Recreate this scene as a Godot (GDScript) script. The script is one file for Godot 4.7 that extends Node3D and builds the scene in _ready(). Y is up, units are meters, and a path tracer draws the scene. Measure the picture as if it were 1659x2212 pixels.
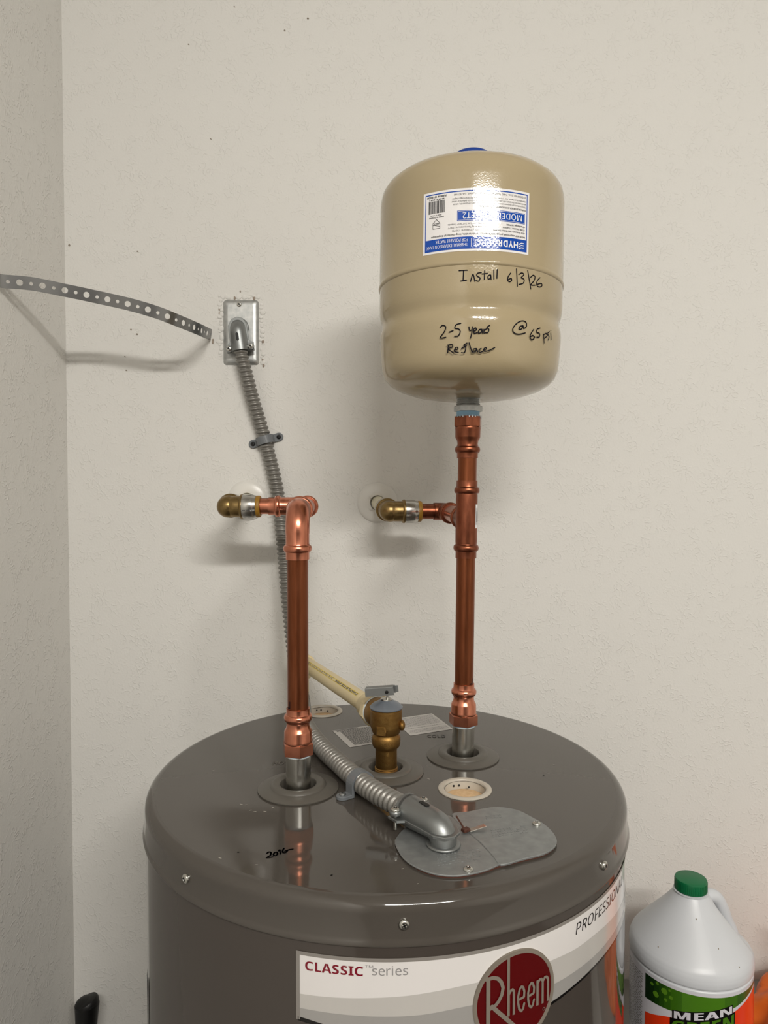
extends Node3D
# Heights are given from the photographer's eye level (EYE metres above the floor), depths from the camera towards the back wall.
const EYE := 1.79
var M := {}
var names := {}
var text_cache := {}


class Geo:
	var v := PackedVector3Array()
	var n := PackedVector3Array()

	func tri(a: Vector3, b: Vector3, c: Vector3, na: Vector3, nb: Vector3, nc: Vector3) -> void:
		if (b - a).cross(c - a).dot(na + nb + nc) > 0.0:
			v.append_array([a, c, b])
			n.append_array([na, nc, nb])
		else:
			v.append_array([a, b, c])
			n.append_array([na, nb, nc])

	func flat(a: Vector3, b: Vector3, c: Vector3, out: Vector3) -> void:
		var g := (b - a).cross(c - a).normalized()
		if g.dot(out) < 0.0:
			g = -g
		tri(a, b, c, g, g, g)

	func face(a: Vector3, b: Vector3, c: Vector3, d: Vector3, out: Vector3) -> void:
		flat(a, b, c, out)
		flat(a, c, d, out)

	func quad(a: Vector3, b: Vector3, c: Vector3, d: Vector3, na: Vector3, nb: Vector3, nc: Vector3, nd: Vector3) -> void:
		tri(a, b, c, na, nb, nc)
		tri(a, c, d, na, nc, nd)

	# turned profile: (radius, height) pairs listed from bottom to top along the local y axis
	func lathe(prof: Array, xf: Transform3D, seg := 40, sharp := 40.0) -> void:
		var k := prof.size()
		var sn: Array[Vector2] = []
		for i in k - 1:
			var t: Vector2 = prof[i + 1] - prof[i]
			sn.append(Vector2(t.y, -t.x).normalized())
		for i in k - 1:
			var n0 := sn[i]
			var n1 := sn[i]
			if i > 0 and rad_to_deg(absf(sn[i].angle_to(sn[i - 1]))) < sharp:
				n0 = (sn[i] + sn[i - 1]).normalized()
			if i < k - 2 and rad_to_deg(absf(sn[i].angle_to(sn[i + 1]))) < sharp:
				n1 = (sn[i] + sn[i + 1]).normalized()
			var p0: Vector2 = prof[i]
			var p1: Vector2 = prof[i + 1]
			for j in seg:
				var a := TAU * j / seg
				var b := TAU * (j + 1) / seg
				var da := Vector3(sin(a), 0, cos(a))
				var db := Vector3(sin(b), 0, cos(b))
				var up := Vector3.UP
				quad(xf * (da * p0.x + up * p0.y), xf * (db * p0.x + up * p0.y), xf * (db * p1.x + up * p1.y), xf * (da * p1.x + up * p1.y),
					xf.basis * (da * n0.x + up * n0.y), xf.basis * (db * n0.x + up * n0.y), xf.basis * (db * n1.x + up * n1.y), xf.basis * (da * n1.x + up * n1.y))

	# tube along points; radius may be one number, a list, or a Callable(arc length, angle)
	func sweep(pts: Array, radius: Variant, seg := 24, caps := true) -> void:
		var k := pts.size()
		var tang: Array[Vector3] = []
		for i in k:
			var a: Vector3 = pts[maxi(i - 1, 0)]
			var b: Vector3 = pts[mini(i + 1, k - 1)]
			tang.append((b - a).normalized())
		var u := tang[0].cross(Vector3(0.31, 0.52, 0.79)).normalized()
		var s := 0.0
		var ring: Array = []
		var nor: Array = []
		for i in k:
			if i > 0:
				s += (pts[i] as Vector3).distance_to(pts[i - 1])
				var ax := tang[i - 1].cross(tang[i])
				if ax.length() > 1e-7:
					u = u.rotated(ax.normalized(), tang[i - 1].angle_to(tang[i]))
			u = (u - tang[i] * u.dot(tang[i])).normalized()
			var w := tang[i].cross(u)
			var row := PackedVector3Array()
			var nr := PackedVector3Array()
			for j in seg + 1:
				var a := TAU * j / seg
				var d := u * cos(a) + w * sin(a)
				var r: float
				var slope := 0.0
				if radius is Callable:
					r = radius.call(s, a)
					slope = (radius.call(s + 0.0002, a) - radius.call(s - 0.0002, a)) / 0.0004
				elif radius is float:
					r = radius
				else:
					r = radius[i]
					var lo := maxi(i - 1, 0)
					var hi := mini(i + 1, k - 1)
					slope = (radius[hi] - radius[lo]) / maxf((pts[hi] as Vector3).distance_to(pts[lo]), 1e-5)
				row.append((pts[i] as Vector3) + d * r)
				nr.append((d - tang[i] * slope).normalized())
			ring.append(row)
			nor.append(nr)
		for i in k - 1:
			for j in seg:
				quad(ring[i][j], ring[i][j + 1], ring[i + 1][j + 1], ring[i + 1][j], nor[i][j], nor[i][j + 1], nor[i + 1][j + 1], nor[i + 1][j])
		if caps:
			for j in seg:
				flat(pts[0], ring[0][j], ring[0][j + 1], -tang[0])
				flat(pts[k - 1], ring[k - 1][j], ring[k - 1][j + 1], tang[k - 1])

	# smooth surface through rows of points, normals turned away from a centre
	func sheet(rows: Array, centre: Vector3) -> void:
		var h := rows.size()
		var w: int = rows[0].size()
		var nor: Array = []
		for i in h:
			var nr := PackedVector3Array()
			for j in w:
				var du: Vector3 = rows[i][mini(j + 1, w - 1)] - rows[i][maxi(j - 1, 0)]
				var dv: Vector3 = rows[mini(i + 1, h - 1)][j] - rows[maxi(i - 1, 0)][j]
				var g := du.cross(dv).normalized()
				nr.append(g if g.dot(rows[i][j] - centre) > 0.0 else -g)
			nor.append(nr)
		for i in h - 1:
			for j in w - 1:
				quad(rows[i][j], rows[i][j + 1], rows[i + 1][j + 1], rows[i + 1][j], nor[i][j], nor[i][j + 1], nor[i + 1][j + 1], nor[i + 1][j])

	# flat outline raised along the local y axis (outline in local x, z), with a chamfered upper edge
	func extrude(poly: PackedVector2Array, y0: float, y1: float, xf: Transform3D, bevel := 0.0) -> void:
		var c := Vector2.ZERO
		for p in poly:
			c += p / poly.size()
		var top := PackedVector2Array()
		for p in poly:
			var d := p - c
			top.append(p - d.normalized() * minf(bevel * 1.2, d.length() * 0.9))
		var ix := Geometry2D.triangulate_polygon(top)
		for i in range(0, ix.size(), 3):
			for yy in [[y1, 1.0, top], [y0, -1.0, poly]]:
				var q: PackedVector2Array = yy[2]
				flat(xf * Vector3(q[ix[i]].x, yy[0], q[ix[i]].y), xf * Vector3(q[ix[i + 1]].x, yy[0], q[ix[i + 1]].y), xf * Vector3(q[ix[i + 2]].x, yy[0], q[ix[i + 2]].y), xf.basis.y * yy[1])
		var ym := y1 - bevel
		for i in poly.size():
			var j := (i + 1) % poly.size()
			var e := poly[j] - poly[i]
			var o := Vector2(e.y, -e.x)
			if o.dot((poly[i] + poly[j]) * 0.5 + o.normalized() * 0.00002 - c) < 0.0 and Geometry2D.is_point_in_polygon((poly[i] + poly[j]) * 0.5 + o.normalized() * 0.00002, poly):
				o = -o
			elif Geometry2D.is_point_in_polygon((poly[i] + poly[j]) * 0.5 + o.normalized() * 0.00002, poly):
				o = -o
			var out := xf.basis * Vector3(o.x, 0, o.y)
			face(xf * Vector3(poly[i].x, y0, poly[i].y), xf * Vector3(poly[j].x, y0, poly[j].y), xf * Vector3(poly[j].x, ym, poly[j].y), xf * Vector3(poly[i].x, ym, poly[i].y), out)
			if bevel > 0.0:
				face(xf * Vector3(poly[i].x, ym, poly[i].y), xf * Vector3(poly[j].x, ym, poly[j].y), xf * Vector3(top[j].x, y1, top[j].y), xf * Vector3(top[i].x, y1, top[i].y), out.normalized() + xf.basis.y)

	func box(size: Vector3, xf: Transform3D, bevel := 0.0) -> void:
		var h := size * 0.5
		extrude(PackedVector2Array([Vector2(-h.x, -h.z), Vector2(h.x, -h.z), Vector2(h.x, h.z), Vector2(-h.x, h.z)]), -h.y, h.y, xf, bevel)

	func ball(at: Vector3, r: float, squash := Vector3.ONE, seg := 14) -> void:
		for i in seg:
			for j in seg * 2:
				var q: Array = []
				for k in [[i, j], [i, j + 1], [i + 1, j + 1], [i + 1, j]]:
					var t: float = PI * k[0] / seg
					var f: float = TAU * k[1] / (seg * 2)
					q.append(Vector3(sin(t) * sin(f), cos(t), sin(t) * cos(f)))
				quad(at + q[0] * squash * r, at + q[1] * squash * r, at + q[2] * squash * r, at + q[3] * squash * r, (q[0] / squash).normalized(), (q[1] / squash).normalized(), (q[2] / squash).normalized(), (q[3] / squash).normalized())

	# band between two curves on a mapped surface: where.call(u, v) gives [point, normal]
	func band(where: Callable, u0: float, u1: float, low: Callable, high: Callable, steps: int) -> void:
		for i in steps:
			var ua := lerpf(u0, u1, float(i) / steps)
			var ub := lerpf(u0, u1, float(i + 1) / steps)
			var a: Array = where.call(ua, low.call(ua))
			var b: Array = where.call(ub, low.call(ub))
			var c: Array = where.call(ub, high.call(ub))
			var d: Array = where.call(ua, high.call(ua))
			quad(a[0], b[0], c[0], d[0], a[1], b[1], c[1], d[1])

	func rect(where: Callable, u0: float, v0: float, u1: float, v1: float, steps := 1) -> void:
		band(where, u0, u1, func(_u): return v0, func(_u): return v1, steps)

	# pen stroke of a given half width on a mapped surface; wu scales u into metres
	func stroke(where: Callable, pts: Array, half: float, wu := 1.0, round_ends := true) -> void:
		for i in pts.size():
			var p: Vector2 = pts[i]
			if round_ends or (i > 0 and i < pts.size() - 1):
				var m: Array = where.call(p.x, p.y)
				for j in 8:
					var a := TAU * j / 8
					var b := TAU * (j + 1) / 8
					var qa: Array = where.call(p.x + cos(a) * half / wu, p.y + sin(a) * half)
					var qb: Array = where.call(p.x + cos(b) * half / wu, p.y + sin(b) * half)
					tri(m[0], qa[0], qb[0], m[1], qa[1], qb[1])
			if i < pts.size() - 1:
				var q: Vector2 = pts[i + 1]
				var d := Vector2((q.x - p.x) * wu, q.y - p.y)
				var o := Vector2(-d.y, d.x).normalized() * half
				o.x /= wu
				var steps := maxi(1, int(d.length() / 0.006))
				for s in steps:
					var pa := p.lerp(q, float(s) / steps)
					var pb := p.lerp(q, float(s + 1) / steps)
					var c: Array = [where.call(pa.x + o.x, pa.y + o.y), where.call(pb.x + o.x, pb.y + o.y), where.call(pb.x - o.x, pb.y - o.y), where.call(pa.x - o.x, pa.y - o.y)]
					quad(c[0][0], c[1][0], c[2][0], c[3][0], c[0][1], c[1][1], c[2][1], c[3][1])


func _ready() -> void:
	# camera
	var cam := Camera3D.new()
	cam.name = "camera"
	cam.fov = 71.37
	cam.near = 0.02
	cam.position = Vector3(0, EYE, 0)
	cam.rotation_degrees = Vector3(-1.7, 0, 0)
	add_child(cam)
	cam.current = true
	# a closed room: the sky only has to be there
	var env := Environment.new()
	env.background_mode = Environment.BG_COLOR
	env.background_color = Color(0.05, 0.05, 0.06)
	env.tonemap_mode = Environment.TONE_MAPPER_LINEAR
	env.tonemap_exposure = 1.06
	env.sdfgi_enabled = true
	env.ssao_enabled = true
	env.ssil_enabled = true
	var we := WorldEnvironment.new()
	we.name = "environment"
	we.environment = env
	add_child(we)
	# the wraparound ceiling light: one area light before each glowing face of its diffuser
	for f in [[Vector3(0.60, 2.9995, 1.4335), Vector3(0, -0.646, -0.763), 0.076, 3.0], [Vector3(0.60, 2.9995, 1.5665), Vector3(0, -0.646, 0.763), 0.076, 3.0], [Vector3(0.60, 2.968, 1.5), Vector3(0, -1, 0.0001), 0.08, 3.0]]:
		var l := AreaLight3D.new()
		l.name = numbered("diffuser_light")
		l.area_size = Vector2(1.2, f[2])
		l.light_energy = f[3]
		l.light_color = Color(1.0, 0.985, 0.955)
		l.area_range = 12.0
		l.area_attenuation = 2.0
		l.shadow_enabled = true
		add_child(l)
		l.look_at_from_position(f[0], f[0] + f[1], Vector3.UP if absf(f[1].y) < 0.9 else Vector3.BACK)
	make_materials()
	M.lens.emission_enabled = true
	M.lens.emission = Color(1.0, 0.985, 0.955)
	M.lens.emission_energy_multiplier = 3.0
	build_room()
	build_light()
	build_heater()
	build_tank()
	build_hot_riser()
	build_cold_riser()
	build_valve()
	build_electrical()
	build_hanger()
	build_jug()
	build_bag()
	build_shelf()
	build_handle()


# ---------- placing and naming ----------
func w(x: float, y: float, d: float) -> Vector3:
	return Vector3(x, EYE + y, -d)


func along(p: Vector3, dir: Vector3, twist := 0.0) -> Transform3D:
	var y := dir.normalized()
	var x := y.cross(Vector3.BACK if absf(y.z) < 0.9 else Vector3.UP).normalized()
	return Transform3D(Basis(x, y, x.cross(y)).rotated(y, twist), p)


func numbered(called: String) -> String:
	names[called] = names.get(called, -1) + 1
	return called if names[called] == 0 else "%s_%03d" % [called, names[called]]


func thing(called: String, label: String, category: String, at: Vector3, group := "") -> Node3D:
	var o := Node3D.new()
	o.name = numbered(called)
	add_child(o)
	o.position = at
	o.set_meta("label", label)
	o.set_meta("category", category)
	if group:
		o.set_meta("group", group)
	return o


func part(called: String, g: Geo, m: Material, parent: Node3D, label := "") -> MeshInstance3D:
	var base := Vector3.ZERO
	var up: Node = parent
	while up != self:
		base += (up as Node3D).position
		up = up.get_parent()
	var arrays := []
	arrays.resize(Mesh.ARRAY_MAX)
	var vv := g.v.duplicate()
	for i in vv.size():
		vv[i] -= base
	arrays[Mesh.ARRAY_VERTEX] = vv
	arrays[Mesh.ARRAY_NORMAL] = g.n
	var am := ArrayMesh.new()
	am.add_surface_from_arrays(Mesh.PRIMITIVE_TRIANGLES, arrays)
	am.surface_set_material(0, m)
	var o := MeshInstance3D.new()
	o.mesh = am
	o.cast_shadow = GeometryInstance3D.SHADOW_CASTING_SETTING_DOUBLE_SIDED
	o.name = numbered(called) if parent == self else called
	parent.add_child(o, true)
	if label:
		o.set_meta("label", label)
	return o


func structure(called: String, size: Vector3, at: Vector3, m: Material) -> MeshInstance3D:
	var g := Geo.new()
	g.box(size, Transform3D(Basis(), at))
	var o := part(called, g, m, self)
	o.set_meta("kind", "structure")
	return o


func P(list: Array) -> Array:   # flat list of numbers to pairs
	var out := []
	for i in range(0, list.size(), 2):
		out.append(Vector2(list[i], list[i + 1]))
	return out


func smooth(pts: Array, per: int) -> Array:
	var out := []
	for i in pts.size() - 1:
		var a: Vector3 = pts[maxi(i - 1, 0)]
		var b: Vector3 = pts[i]
		var c: Vector3 = pts[i + 1]
		var d: Vector3 = pts[mini(i + 2, pts.size() - 1)]
		for k in per:
			out.append(b.cubic_interpolate(c, a, d, float(k) / per))
	out.append(pts[-1])
	return out


func rounded(pts: Array, closed := false, per := 5) -> Array:   # soft curve through written points
	if pts.size() < 3:
		return pts
	var out := []
	var k := pts.size()
	for i in (k if closed else k - 1):
		var a: Vector2 = pts[(i - 1 + k) % k] if closed else pts[maxi(i - 1, 0)]
		var b: Vector2 = pts[i]
		var c: Vector2 = pts[(i + 1) % k]
		var d: Vector2 = pts[(i + 2) % k] if closed else pts[mini(i + 2, k - 1)]
		for j in per:
			out.append(b.cubic_interpolate(c, a, d, float(j) / per))
	if not closed:
		out.append(pts[-1])
	return out


func fillet(a: Vector3, c: Vector3, b: Vector3, r: float, steps := 12) -> Array:
	var out := [a]
	var da := (a - c).normalized()
	var db := (b - c).normalized()
	for k in steps + 1:
		var t := float(k) / steps
		# quarter circle between the two legs
		var ang := t * PI / 2
		out.append(c + da * r * (1.0 - sin(ang)) + db * r * (1.0 - cos(ang)))
	out.append(b)
	return out


func curve(stops: Array) -> Callable:   # piecewise smooth curve through (u, v) pairs
	return func(u: float) -> float:
		for i in stops.size() - 1:
			if u <= stops[i + 1].x or i == stops.size() - 2:
				var t: float = (u - stops[i].x) / (stops[i + 1].x - stops[i].x)
				return cubic_interpolate(stops[i].y, stops[i + 1].y, stops[maxi(i - 1, 0)].y, stops[mini(i + 2, stops.size() - 1)].y, clampf(t, 0, 1))
		return 0.0


func circle(r: float, count := 24) -> PackedVector2Array:
	var out := PackedVector2Array()
	for i in count:
		out.append(Vector2(cos(TAU * i / count), sin(TAU * i / count)) * r)
	return out


# ---------- lettering ----------
func glyphs(s: String, font: String, weight: int) -> PackedVector2Array:
	var key := s + font + str(weight)
	if not text_cache.has(key):
		var f := SystemFont.new()
		f.font_names = PackedStringArray([font])
		f.font_weight = weight
		var t := TextMesh.new()
		t.font = f
		t.text = s
		t.font_size = 48
		t.pixel_size = 0.01
		t.depth = 0.0
		t.curve_step = 2.0
		var a := t.get_mesh_arrays()
		var vv: PackedVector3Array = a[Mesh.ARRAY_VERTEX]
		var out := PackedVector2Array()
		if a[Mesh.ARRAY_INDEX] != null and a[Mesh.ARRAY_INDEX].size():
			for i in a[Mesh.ARRAY_INDEX]:
				out.append(Vector2(vv[i].x, vv[i].y))
		else:
			for p in vv:
				out.append(Vector2(p.x, p.y))
		text_cache[key] = out
	return text_cache[key]


func extent(q: PackedVector2Array) -> Rect2:
	var r := Rect2(q[0], Vector2.ZERO)
	for p in q:
		r = r.expand(p)
	return r


# words from u0 to u1 on a baseline, with capitals of the given height
func write(g: Geo, where: Callable, s: String, u0: float, u1: float, base: float, cap: float, weight := 400, slant := 0.0, font := "Droid Sans") -> void:
	var q := glyphs(s, font, weight)
	var r := extent(q)
	var hr := extent(glyphs("H", font, weight))
	var k := cap / hr.size.y
	for i in range(0, q.size(), 3):
		var c := []
		for j in 3:
			var y: float = (q[i + j].y - hr.position.y) * k
			var x: float = lerpf(u0, u1, (q[i + j].x - r.position.x) / r.size.x)
			c.append(where.call(x + slant * y, base + y))
		g.tri(c[0][0], c[1][0], c[2][0], c[0][1], c[1][1], c[2][1])


# ---------- materials ----------
func mat(c: Color, rough: float, metal := 0.0) -> StandardMaterial3D:
	var m := StandardMaterial3D.new()
	m.albedo_color = c
	m.roughness = rough
	m.metallic = metal
	m.cull_mode = BaseMaterial3D.CULL_DISABLED
	return m


func noise_tex(seed_: int, freq: float, octaves: int, lo: Color, hi: Color, size := 512, kind := FastNoiseLite.TYPE_SIMPLEX_SMOOTH) -> NoiseTexture2D:
	var f := FastNoiseLite.new()
	f.seed = seed_
	f.noise_type = kind
	f.frequency = freq
	f.fractal_octaves = octaves
	var t := NoiseTexture2D.new()
	t.width = size
	t.height = size
	t.seamless = true
	t.noise = f
	var ramp := Gradient.new()
	ramp.set_color(0, lo)
	ramp.set_color(1, hi)
	t.color_ramp = ramp
	return t


func triplanar(m: StandardMaterial3D, scale: Vector3) -> StandardMaterial3D:
	m.uv1_triplanar = true
	m.uv1_world_triplanar = true
	m.uv1_scale = scale
	return m


func relief(m: StandardMaterial3D, t: Texture2D, depth_cm: float) -> StandardMaterial3D:
	m.heightmap_enabled = true
	m.heightmap_texture = t
	m.heightmap_scale = depth_cm
	return m


func plaster_height() -> ImageTexture:   # hand trowelled plaster: short raised ridges over soft swells
	var s := 1024
	var f := FastNoiseLite.new()
	f.seed = 11
	f.noise_type = FastNoiseLite.TYPE_SIMPLEX_SMOOTH
	f.fractal_type = FastNoiseLite.FRACTAL_RIDGED
	f.frequency = 0.030
	f.fractal_octaves = 2
	f.domain_warp_enabled = true
	f.domain_warp_amplitude = 12.0
	f.domain_warp_frequency = 0.04
	var a := f.get_seamless_image(s, s).get_data()
	var h := FastNoiseLite.new()
	h.seed = 5
	h.frequency = 0.011
	h.fractal_octaves = 3
	var b := h.get_seamless_image(s, s).get_data()
	var k := FastNoiseLite.new()
	k.seed = 9
	k.frequency = 0.07
	k.fractal_octaves = 2
	var c := k.get_seamless_image(s, s).get_data()
	var out := PackedFloat32Array()
	out.resize(s * s)
	for i in s * s:
		var ridge := smoothstep(0.66, 1.0, a[i] / 255.0)
		var mask := smoothstep(0.35, 0.72, b[i] / 255.0)
		out[i] = clampf(0.1 + ridge * (0.10 + 0.55 * mask) + 0.16 * c[i] / 255.0 + 0.15 * b[i] / 255.0, 0.0, 1.0)
	return ImageTexture.create_from_image(Image.create_from_data(s, s, false, Image.FORMAT_RF, out.to_byte_array()))


func make_materials() -> void:
	var plaster := plaster_height()
	M.wall = relief(triplanar(mat(Color(0.875, 0.867, 0.85), 0.75), Vector3.ONE * 2.7), plaster, 0.078)
	M.wall_side = relief(triplanar(mat(Color(0.875, 0.867, 0.85), 0.72), Vector3.ONE * 2.7), plaster, 0.11)
	M.wall_front = mat(Color(0.42, 0.39, 0.36), 0.7)
	M.ceiling = mat(Color(0.86, 0.85, 0.83), 0.9)
	M.floor = triplanar(mat(Color(1, 1, 1), 0.7), Vector3.ONE * 0.8)
	M.floor.albedo_texture = noise_tex(3, 0.02, 4, Color(0.20, 0.19, 0.185), Color(0.30, 0.29, 0.28))
	var peel := noise_tex(21, 0.05, 2, Color.BLACK, Color.WHITE, 512)
	M.heater = relief(triplanar(mat(Color(0.295, 0.276, 0.256), 0.06), Vector3.ONE * 4.0), peel, 0.0008)
	M.jacket = relief(triplanar(mat(Color(0.268, 0.243, 0.225), 0.07), Vector3.ONE * 4.0), peel, 0.0008)
	M.heater_text = mat(Color(0.17, 0.16, 0.15), 0.4)
	M.rubber = mat(Color(0.34, 0.325, 0.30), 0.42)
	M.dark = mat(Color(0.05, 0.045, 0.04), 0.9)
	M.plug = mat(Color(0.74, 0.71, 0.66), 0.4)
	M.foam = triplanar(mat(Color(1, 1, 1), 0.85), Vector3.ONE * 25.0)
	M.foam.albedo_texture = noise_tex(33, 0.03, 4, Color(0.80, 0.66, 0.50), Color(0.88, 0.76, 0.60), 256)
	M.tank = relief(triplanar(mat(Color(0.665, 0.605, 0.485), 0.12), Vector3.ONE * 13.0), peel, 0.005)
	M.paper = relief(triplanar(mat(Color(0.92, 0.91, 0.91), 0.12), Vector3.ONE * 13.0), peel, 0.005)
	M.blue = relief(triplanar(mat(Color(0.03, 0.28, 0.66), 0.12), Vector3.ONE * 13.0), peel, 0.005)
	M.blue_cap = mat(Color(0.03, 0.22, 0.55), 0.45)
	M.navy = mat(Color(0.05, 0.17, 0.45), 0.25)
	M.ink = mat(Color(0.09, 0.09, 0.10), 0.35)
	M.white_ink = mat(Color(0.90, 0.91, 0.93), 0.25)
	M.marker = mat(Color(0.045, 0.035, 0.075), 0.6)
	M.marker.metallic_specular = 0.25
	M.copper = triplanar(mat(Color(1, 1, 1), 0.26, 1.0), Vector3(30, 12, 30))
	M.copper.albedo_texture = noise_tex(41, 0.015, 3, Color(0.74, 0.46, 0.36), Color(0.86, 0.57, 0.46), 256)
	M.copper_pipe = triplanar(mat(Color(1, 1, 1), 0.36, 1.0), Vector3(26, 3, 26))
	M.copper_pipe.albedo_texture = noise_tex(43, 0.02, 4, Color(0.45, 0.25, 0.155), Color(0.58, 0.35, 0.24), 256)
	M.copper_old = triplanar(mat(Color(1, 1, 1), 0.34, 1.0), Vector3(24, 8, 24))
	M.copper_old.albedo_texture = noise_tex(47, 0.02, 4, Color(0.46, 0.26, 0.19), Color(0.62, 0.38, 0.28), 256)
	M.brass = triplanar(mat(Color(1, 1, 1), 0.34, 1.0), Vector3.ONE * 26.0)
	M.brass.albedo_texture = noise_tex(51, 0.02, 3, Color(0.50, 0.41, 0.26), Color(0.59, 0.50, 0.34), 256)
	M.bronze = relief(triplanar(mat(Color(1, 1, 1), 0.48, 1.0), Vector3.ONE * 26.0), noise_tex(53, 0.1, 2, Color.BLACK, Color.WHITE, 256), 0.012)
	M.bronze.albedo_texture = noise_tex(52, 0.02, 3, Color(0.52, 0.39, 0.21), Color(0.61, 0.48, 0.28), 256)
	M.steel = mat(Color(0.79, 0.785, 0.76), 0.25, 1.0)
	M.stainless = mat(Color(0.74, 0.73, 0.71), 0.24, 1.0)
	M.zinc = triplanar(mat(Color(1, 1, 1), 0.45, 0.9), Vector3.ONE * 14.0)
	M.zinc.albedo_texture = noise_tex(61, 0.03, 3, Color(0.68, 0.69, 0.69), Color(0.80, 0.80, 0.79), 256, FastNoiseLite.TYPE_CELLULAR)
	M.zinc_plate = triplanar(mat(Color(1, 1, 1), 0.5, 0.7), Vector3.ONE * 14.0)
	M.zinc_plate.albedo_texture = noise_tex(63, 0.02, 3, Color(0.55, 0.56, 0.56), Color(0.62, 0.63, 0.63), 256)
	M.cast = mat(Color(0.56, 0.57, 0.57), 0.42, 0.9)
	M.conduit = mat(Color(0.53, 0.52, 0.50), 0.4, 0.5)
	M.band = mat(Color(0.55, 0.55, 0.55), 0.3, 1.0)
	M.nylon = mat(Color(0.42, 0.435, 0.45), 0.42)
	M.black = mat(Color(0.035, 0.035, 0.038), 0.45)
	M.cream = mat(Color(0.86, 0.79, 0.62), 0.4)
	M.cream_stub = mat(Color(0.85, 0.82, 0.72), 0.4)
	M.yellow = mat(Color(0.85, 0.75, 0.14), 0.45)
	M.tape = mat(Color(0.56, 0.72, 0.83), 0.6)
	M.tape_white = mat(Color(0.82, 0.85, 0.86), 0.6)
	M.grip_ring = mat(Color(0.58, 0.42, 0.10), 0.5)
	M.plastic_white = mat(Color(0.87, 0.86, 0.84), 0.3)
	M.rust = mat(Color(0.30, 0.16, 0.11), 0.7)
	M.lens = mat(Color(1, 1, 1), 0.6)
	M.fixture = mat(Color(0.9, 0.9, 0.9), 0.5)
	M.label_white = mat(Color(0.86, 0.845, 0.84), 0.13)
	M.label_grey = mat(Color(0.73, 0.715, 0.70), 0.13)
	M.label_dark = mat(Color(0.60, 0.59, 0.58), 0.13)
	M.label_edge = mat(Color(0.52, 0.50, 0.48), 0.2)
	M.label_black = mat(Color(0.04, 0.03, 0.03), 0.13)
	M.maroon = mat(Color(0.47, 0.04, 0.13), 0.15)
	M.grey_ink = mat(Color(0.56, 0.55, 0.55), 0.15)
	M.emblem_red = mat(Color(0.33, 0.02, 0.03), 0.14)
	M.emblem_silver = mat(Color(0.66, 0.62, 0.57), 0.28, 0.55)
	M.jug = relief(triplanar(mat(Color(0.80, 0.81, 0.83), 0.36), Vector3.ONE * 5.0), peel, 0.004)
	M.jug_film = mat(Color(0.82, 0.81, 0.84), 0.25)
	M.green_cap = mat(Color(0.0, 0.40, 0.23), 0.42)
	M.green_dark = mat(Color(0.03, 0.14, 0.03), 0.25)
	M.green_mid = mat(Color(0.13, 0.33, 0.03), 0.25)
	M.green = mat(Color(0.27, 0.46, 0.07), 0.25)
	M.green_bubble = mat(Color(0.38, 0.57, 0.13), 0.25)
	M.red_orange = mat(Color(0.90, 0.22, 0.06), 0.25)
	M.orange = mat(Color(0.90, 0.42, 0.10), 0.42)
	M.orange.backlight_enabled = true
	M.orange.backlight = Color(0.35, 0.12, 0.02)
	M.scuff = mat(Color(0.58, 0.54, 0.49), 0.9)
	M.torn = mat(Color(0.60, 0.55, 0.50), 0.9)
	M.chip = mat(Color(0.78, 0.76, 0.72), 0.6)
	M.shelf = mat(Color(0.55, 0.54, 0.52), 0.6)


# ---------- small hardware ----------
func screw(parent: Node3D, at: Vector3, out: Vector3, r: float, m: Material, turn := 0.3, called := "screw") -> MeshInstance3D:
	var g := Geo.new()
	var xf := along(at, out, turn)
	var h := r * 0.55
	# pan head with a cross recess cut into its crown
	g.lathe(P([r * 0.98, -r * 0.3, r, h * 0.25, r * 0.93, h * 0.6, r * 0.72, h * 0.88, r * 0.5, h, r * 0.42, h * 0.98]), xf, 20, 60.0)
	g.lathe(P([r * 0.42, h * 0.98, r * 0.3, h * 0.55, 0.0, h * 0.3]), xf, 8, 10.0)
	var o := part(called, g, m, parent)
	var x := Geo.new()
	for k in 2:
		x.box(Vector3(r * 1.0, h * 0.05, r * 0.2), Transform3D(xf.basis.rotated(xf.basis.y, k * PI / 2), at + xf.basis.y * h * 0.985))
	part("cross_slot", x, M.black, o)
	return o


func tube(called: String, pts: Array, r: Variant, m: Material, parent: Node3D, seg := 28) -> MeshInstance3D:
	var g := Geo.new()
	g.sweep(pts, r, seg)
	return part(called, g, m, parent)


func turned(called: String, prof: Array, xf: Transform3D, m: Material, parent: Node3D, seg := 40) -> MeshInstance3D:
	var g := Geo.new()
	g.lathe(P(prof), xf, seg)
	return part(called, g, m, parent)


func press_collar(g: Geo, xf: Transform3D, from: float, bead: float, to: float) -> void:
	# plain socket with its raised sealing bead
	var r := 0.0124
	var list := [r - 0.0014, from, r, from, r, bead - 0.0052]
	for k in 9:
		var a := -PI / 2 + PI * k / 8.0
		list.append_array([r + 0.0004 + cos(a) * 0.0022, bead + sin(a) * 0.0038])
	list.append_array([r, bead + 0.0052, r, to, r - 0.0014, to])
	g.lathe(P(list), xf, 40, 50.0)


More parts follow.
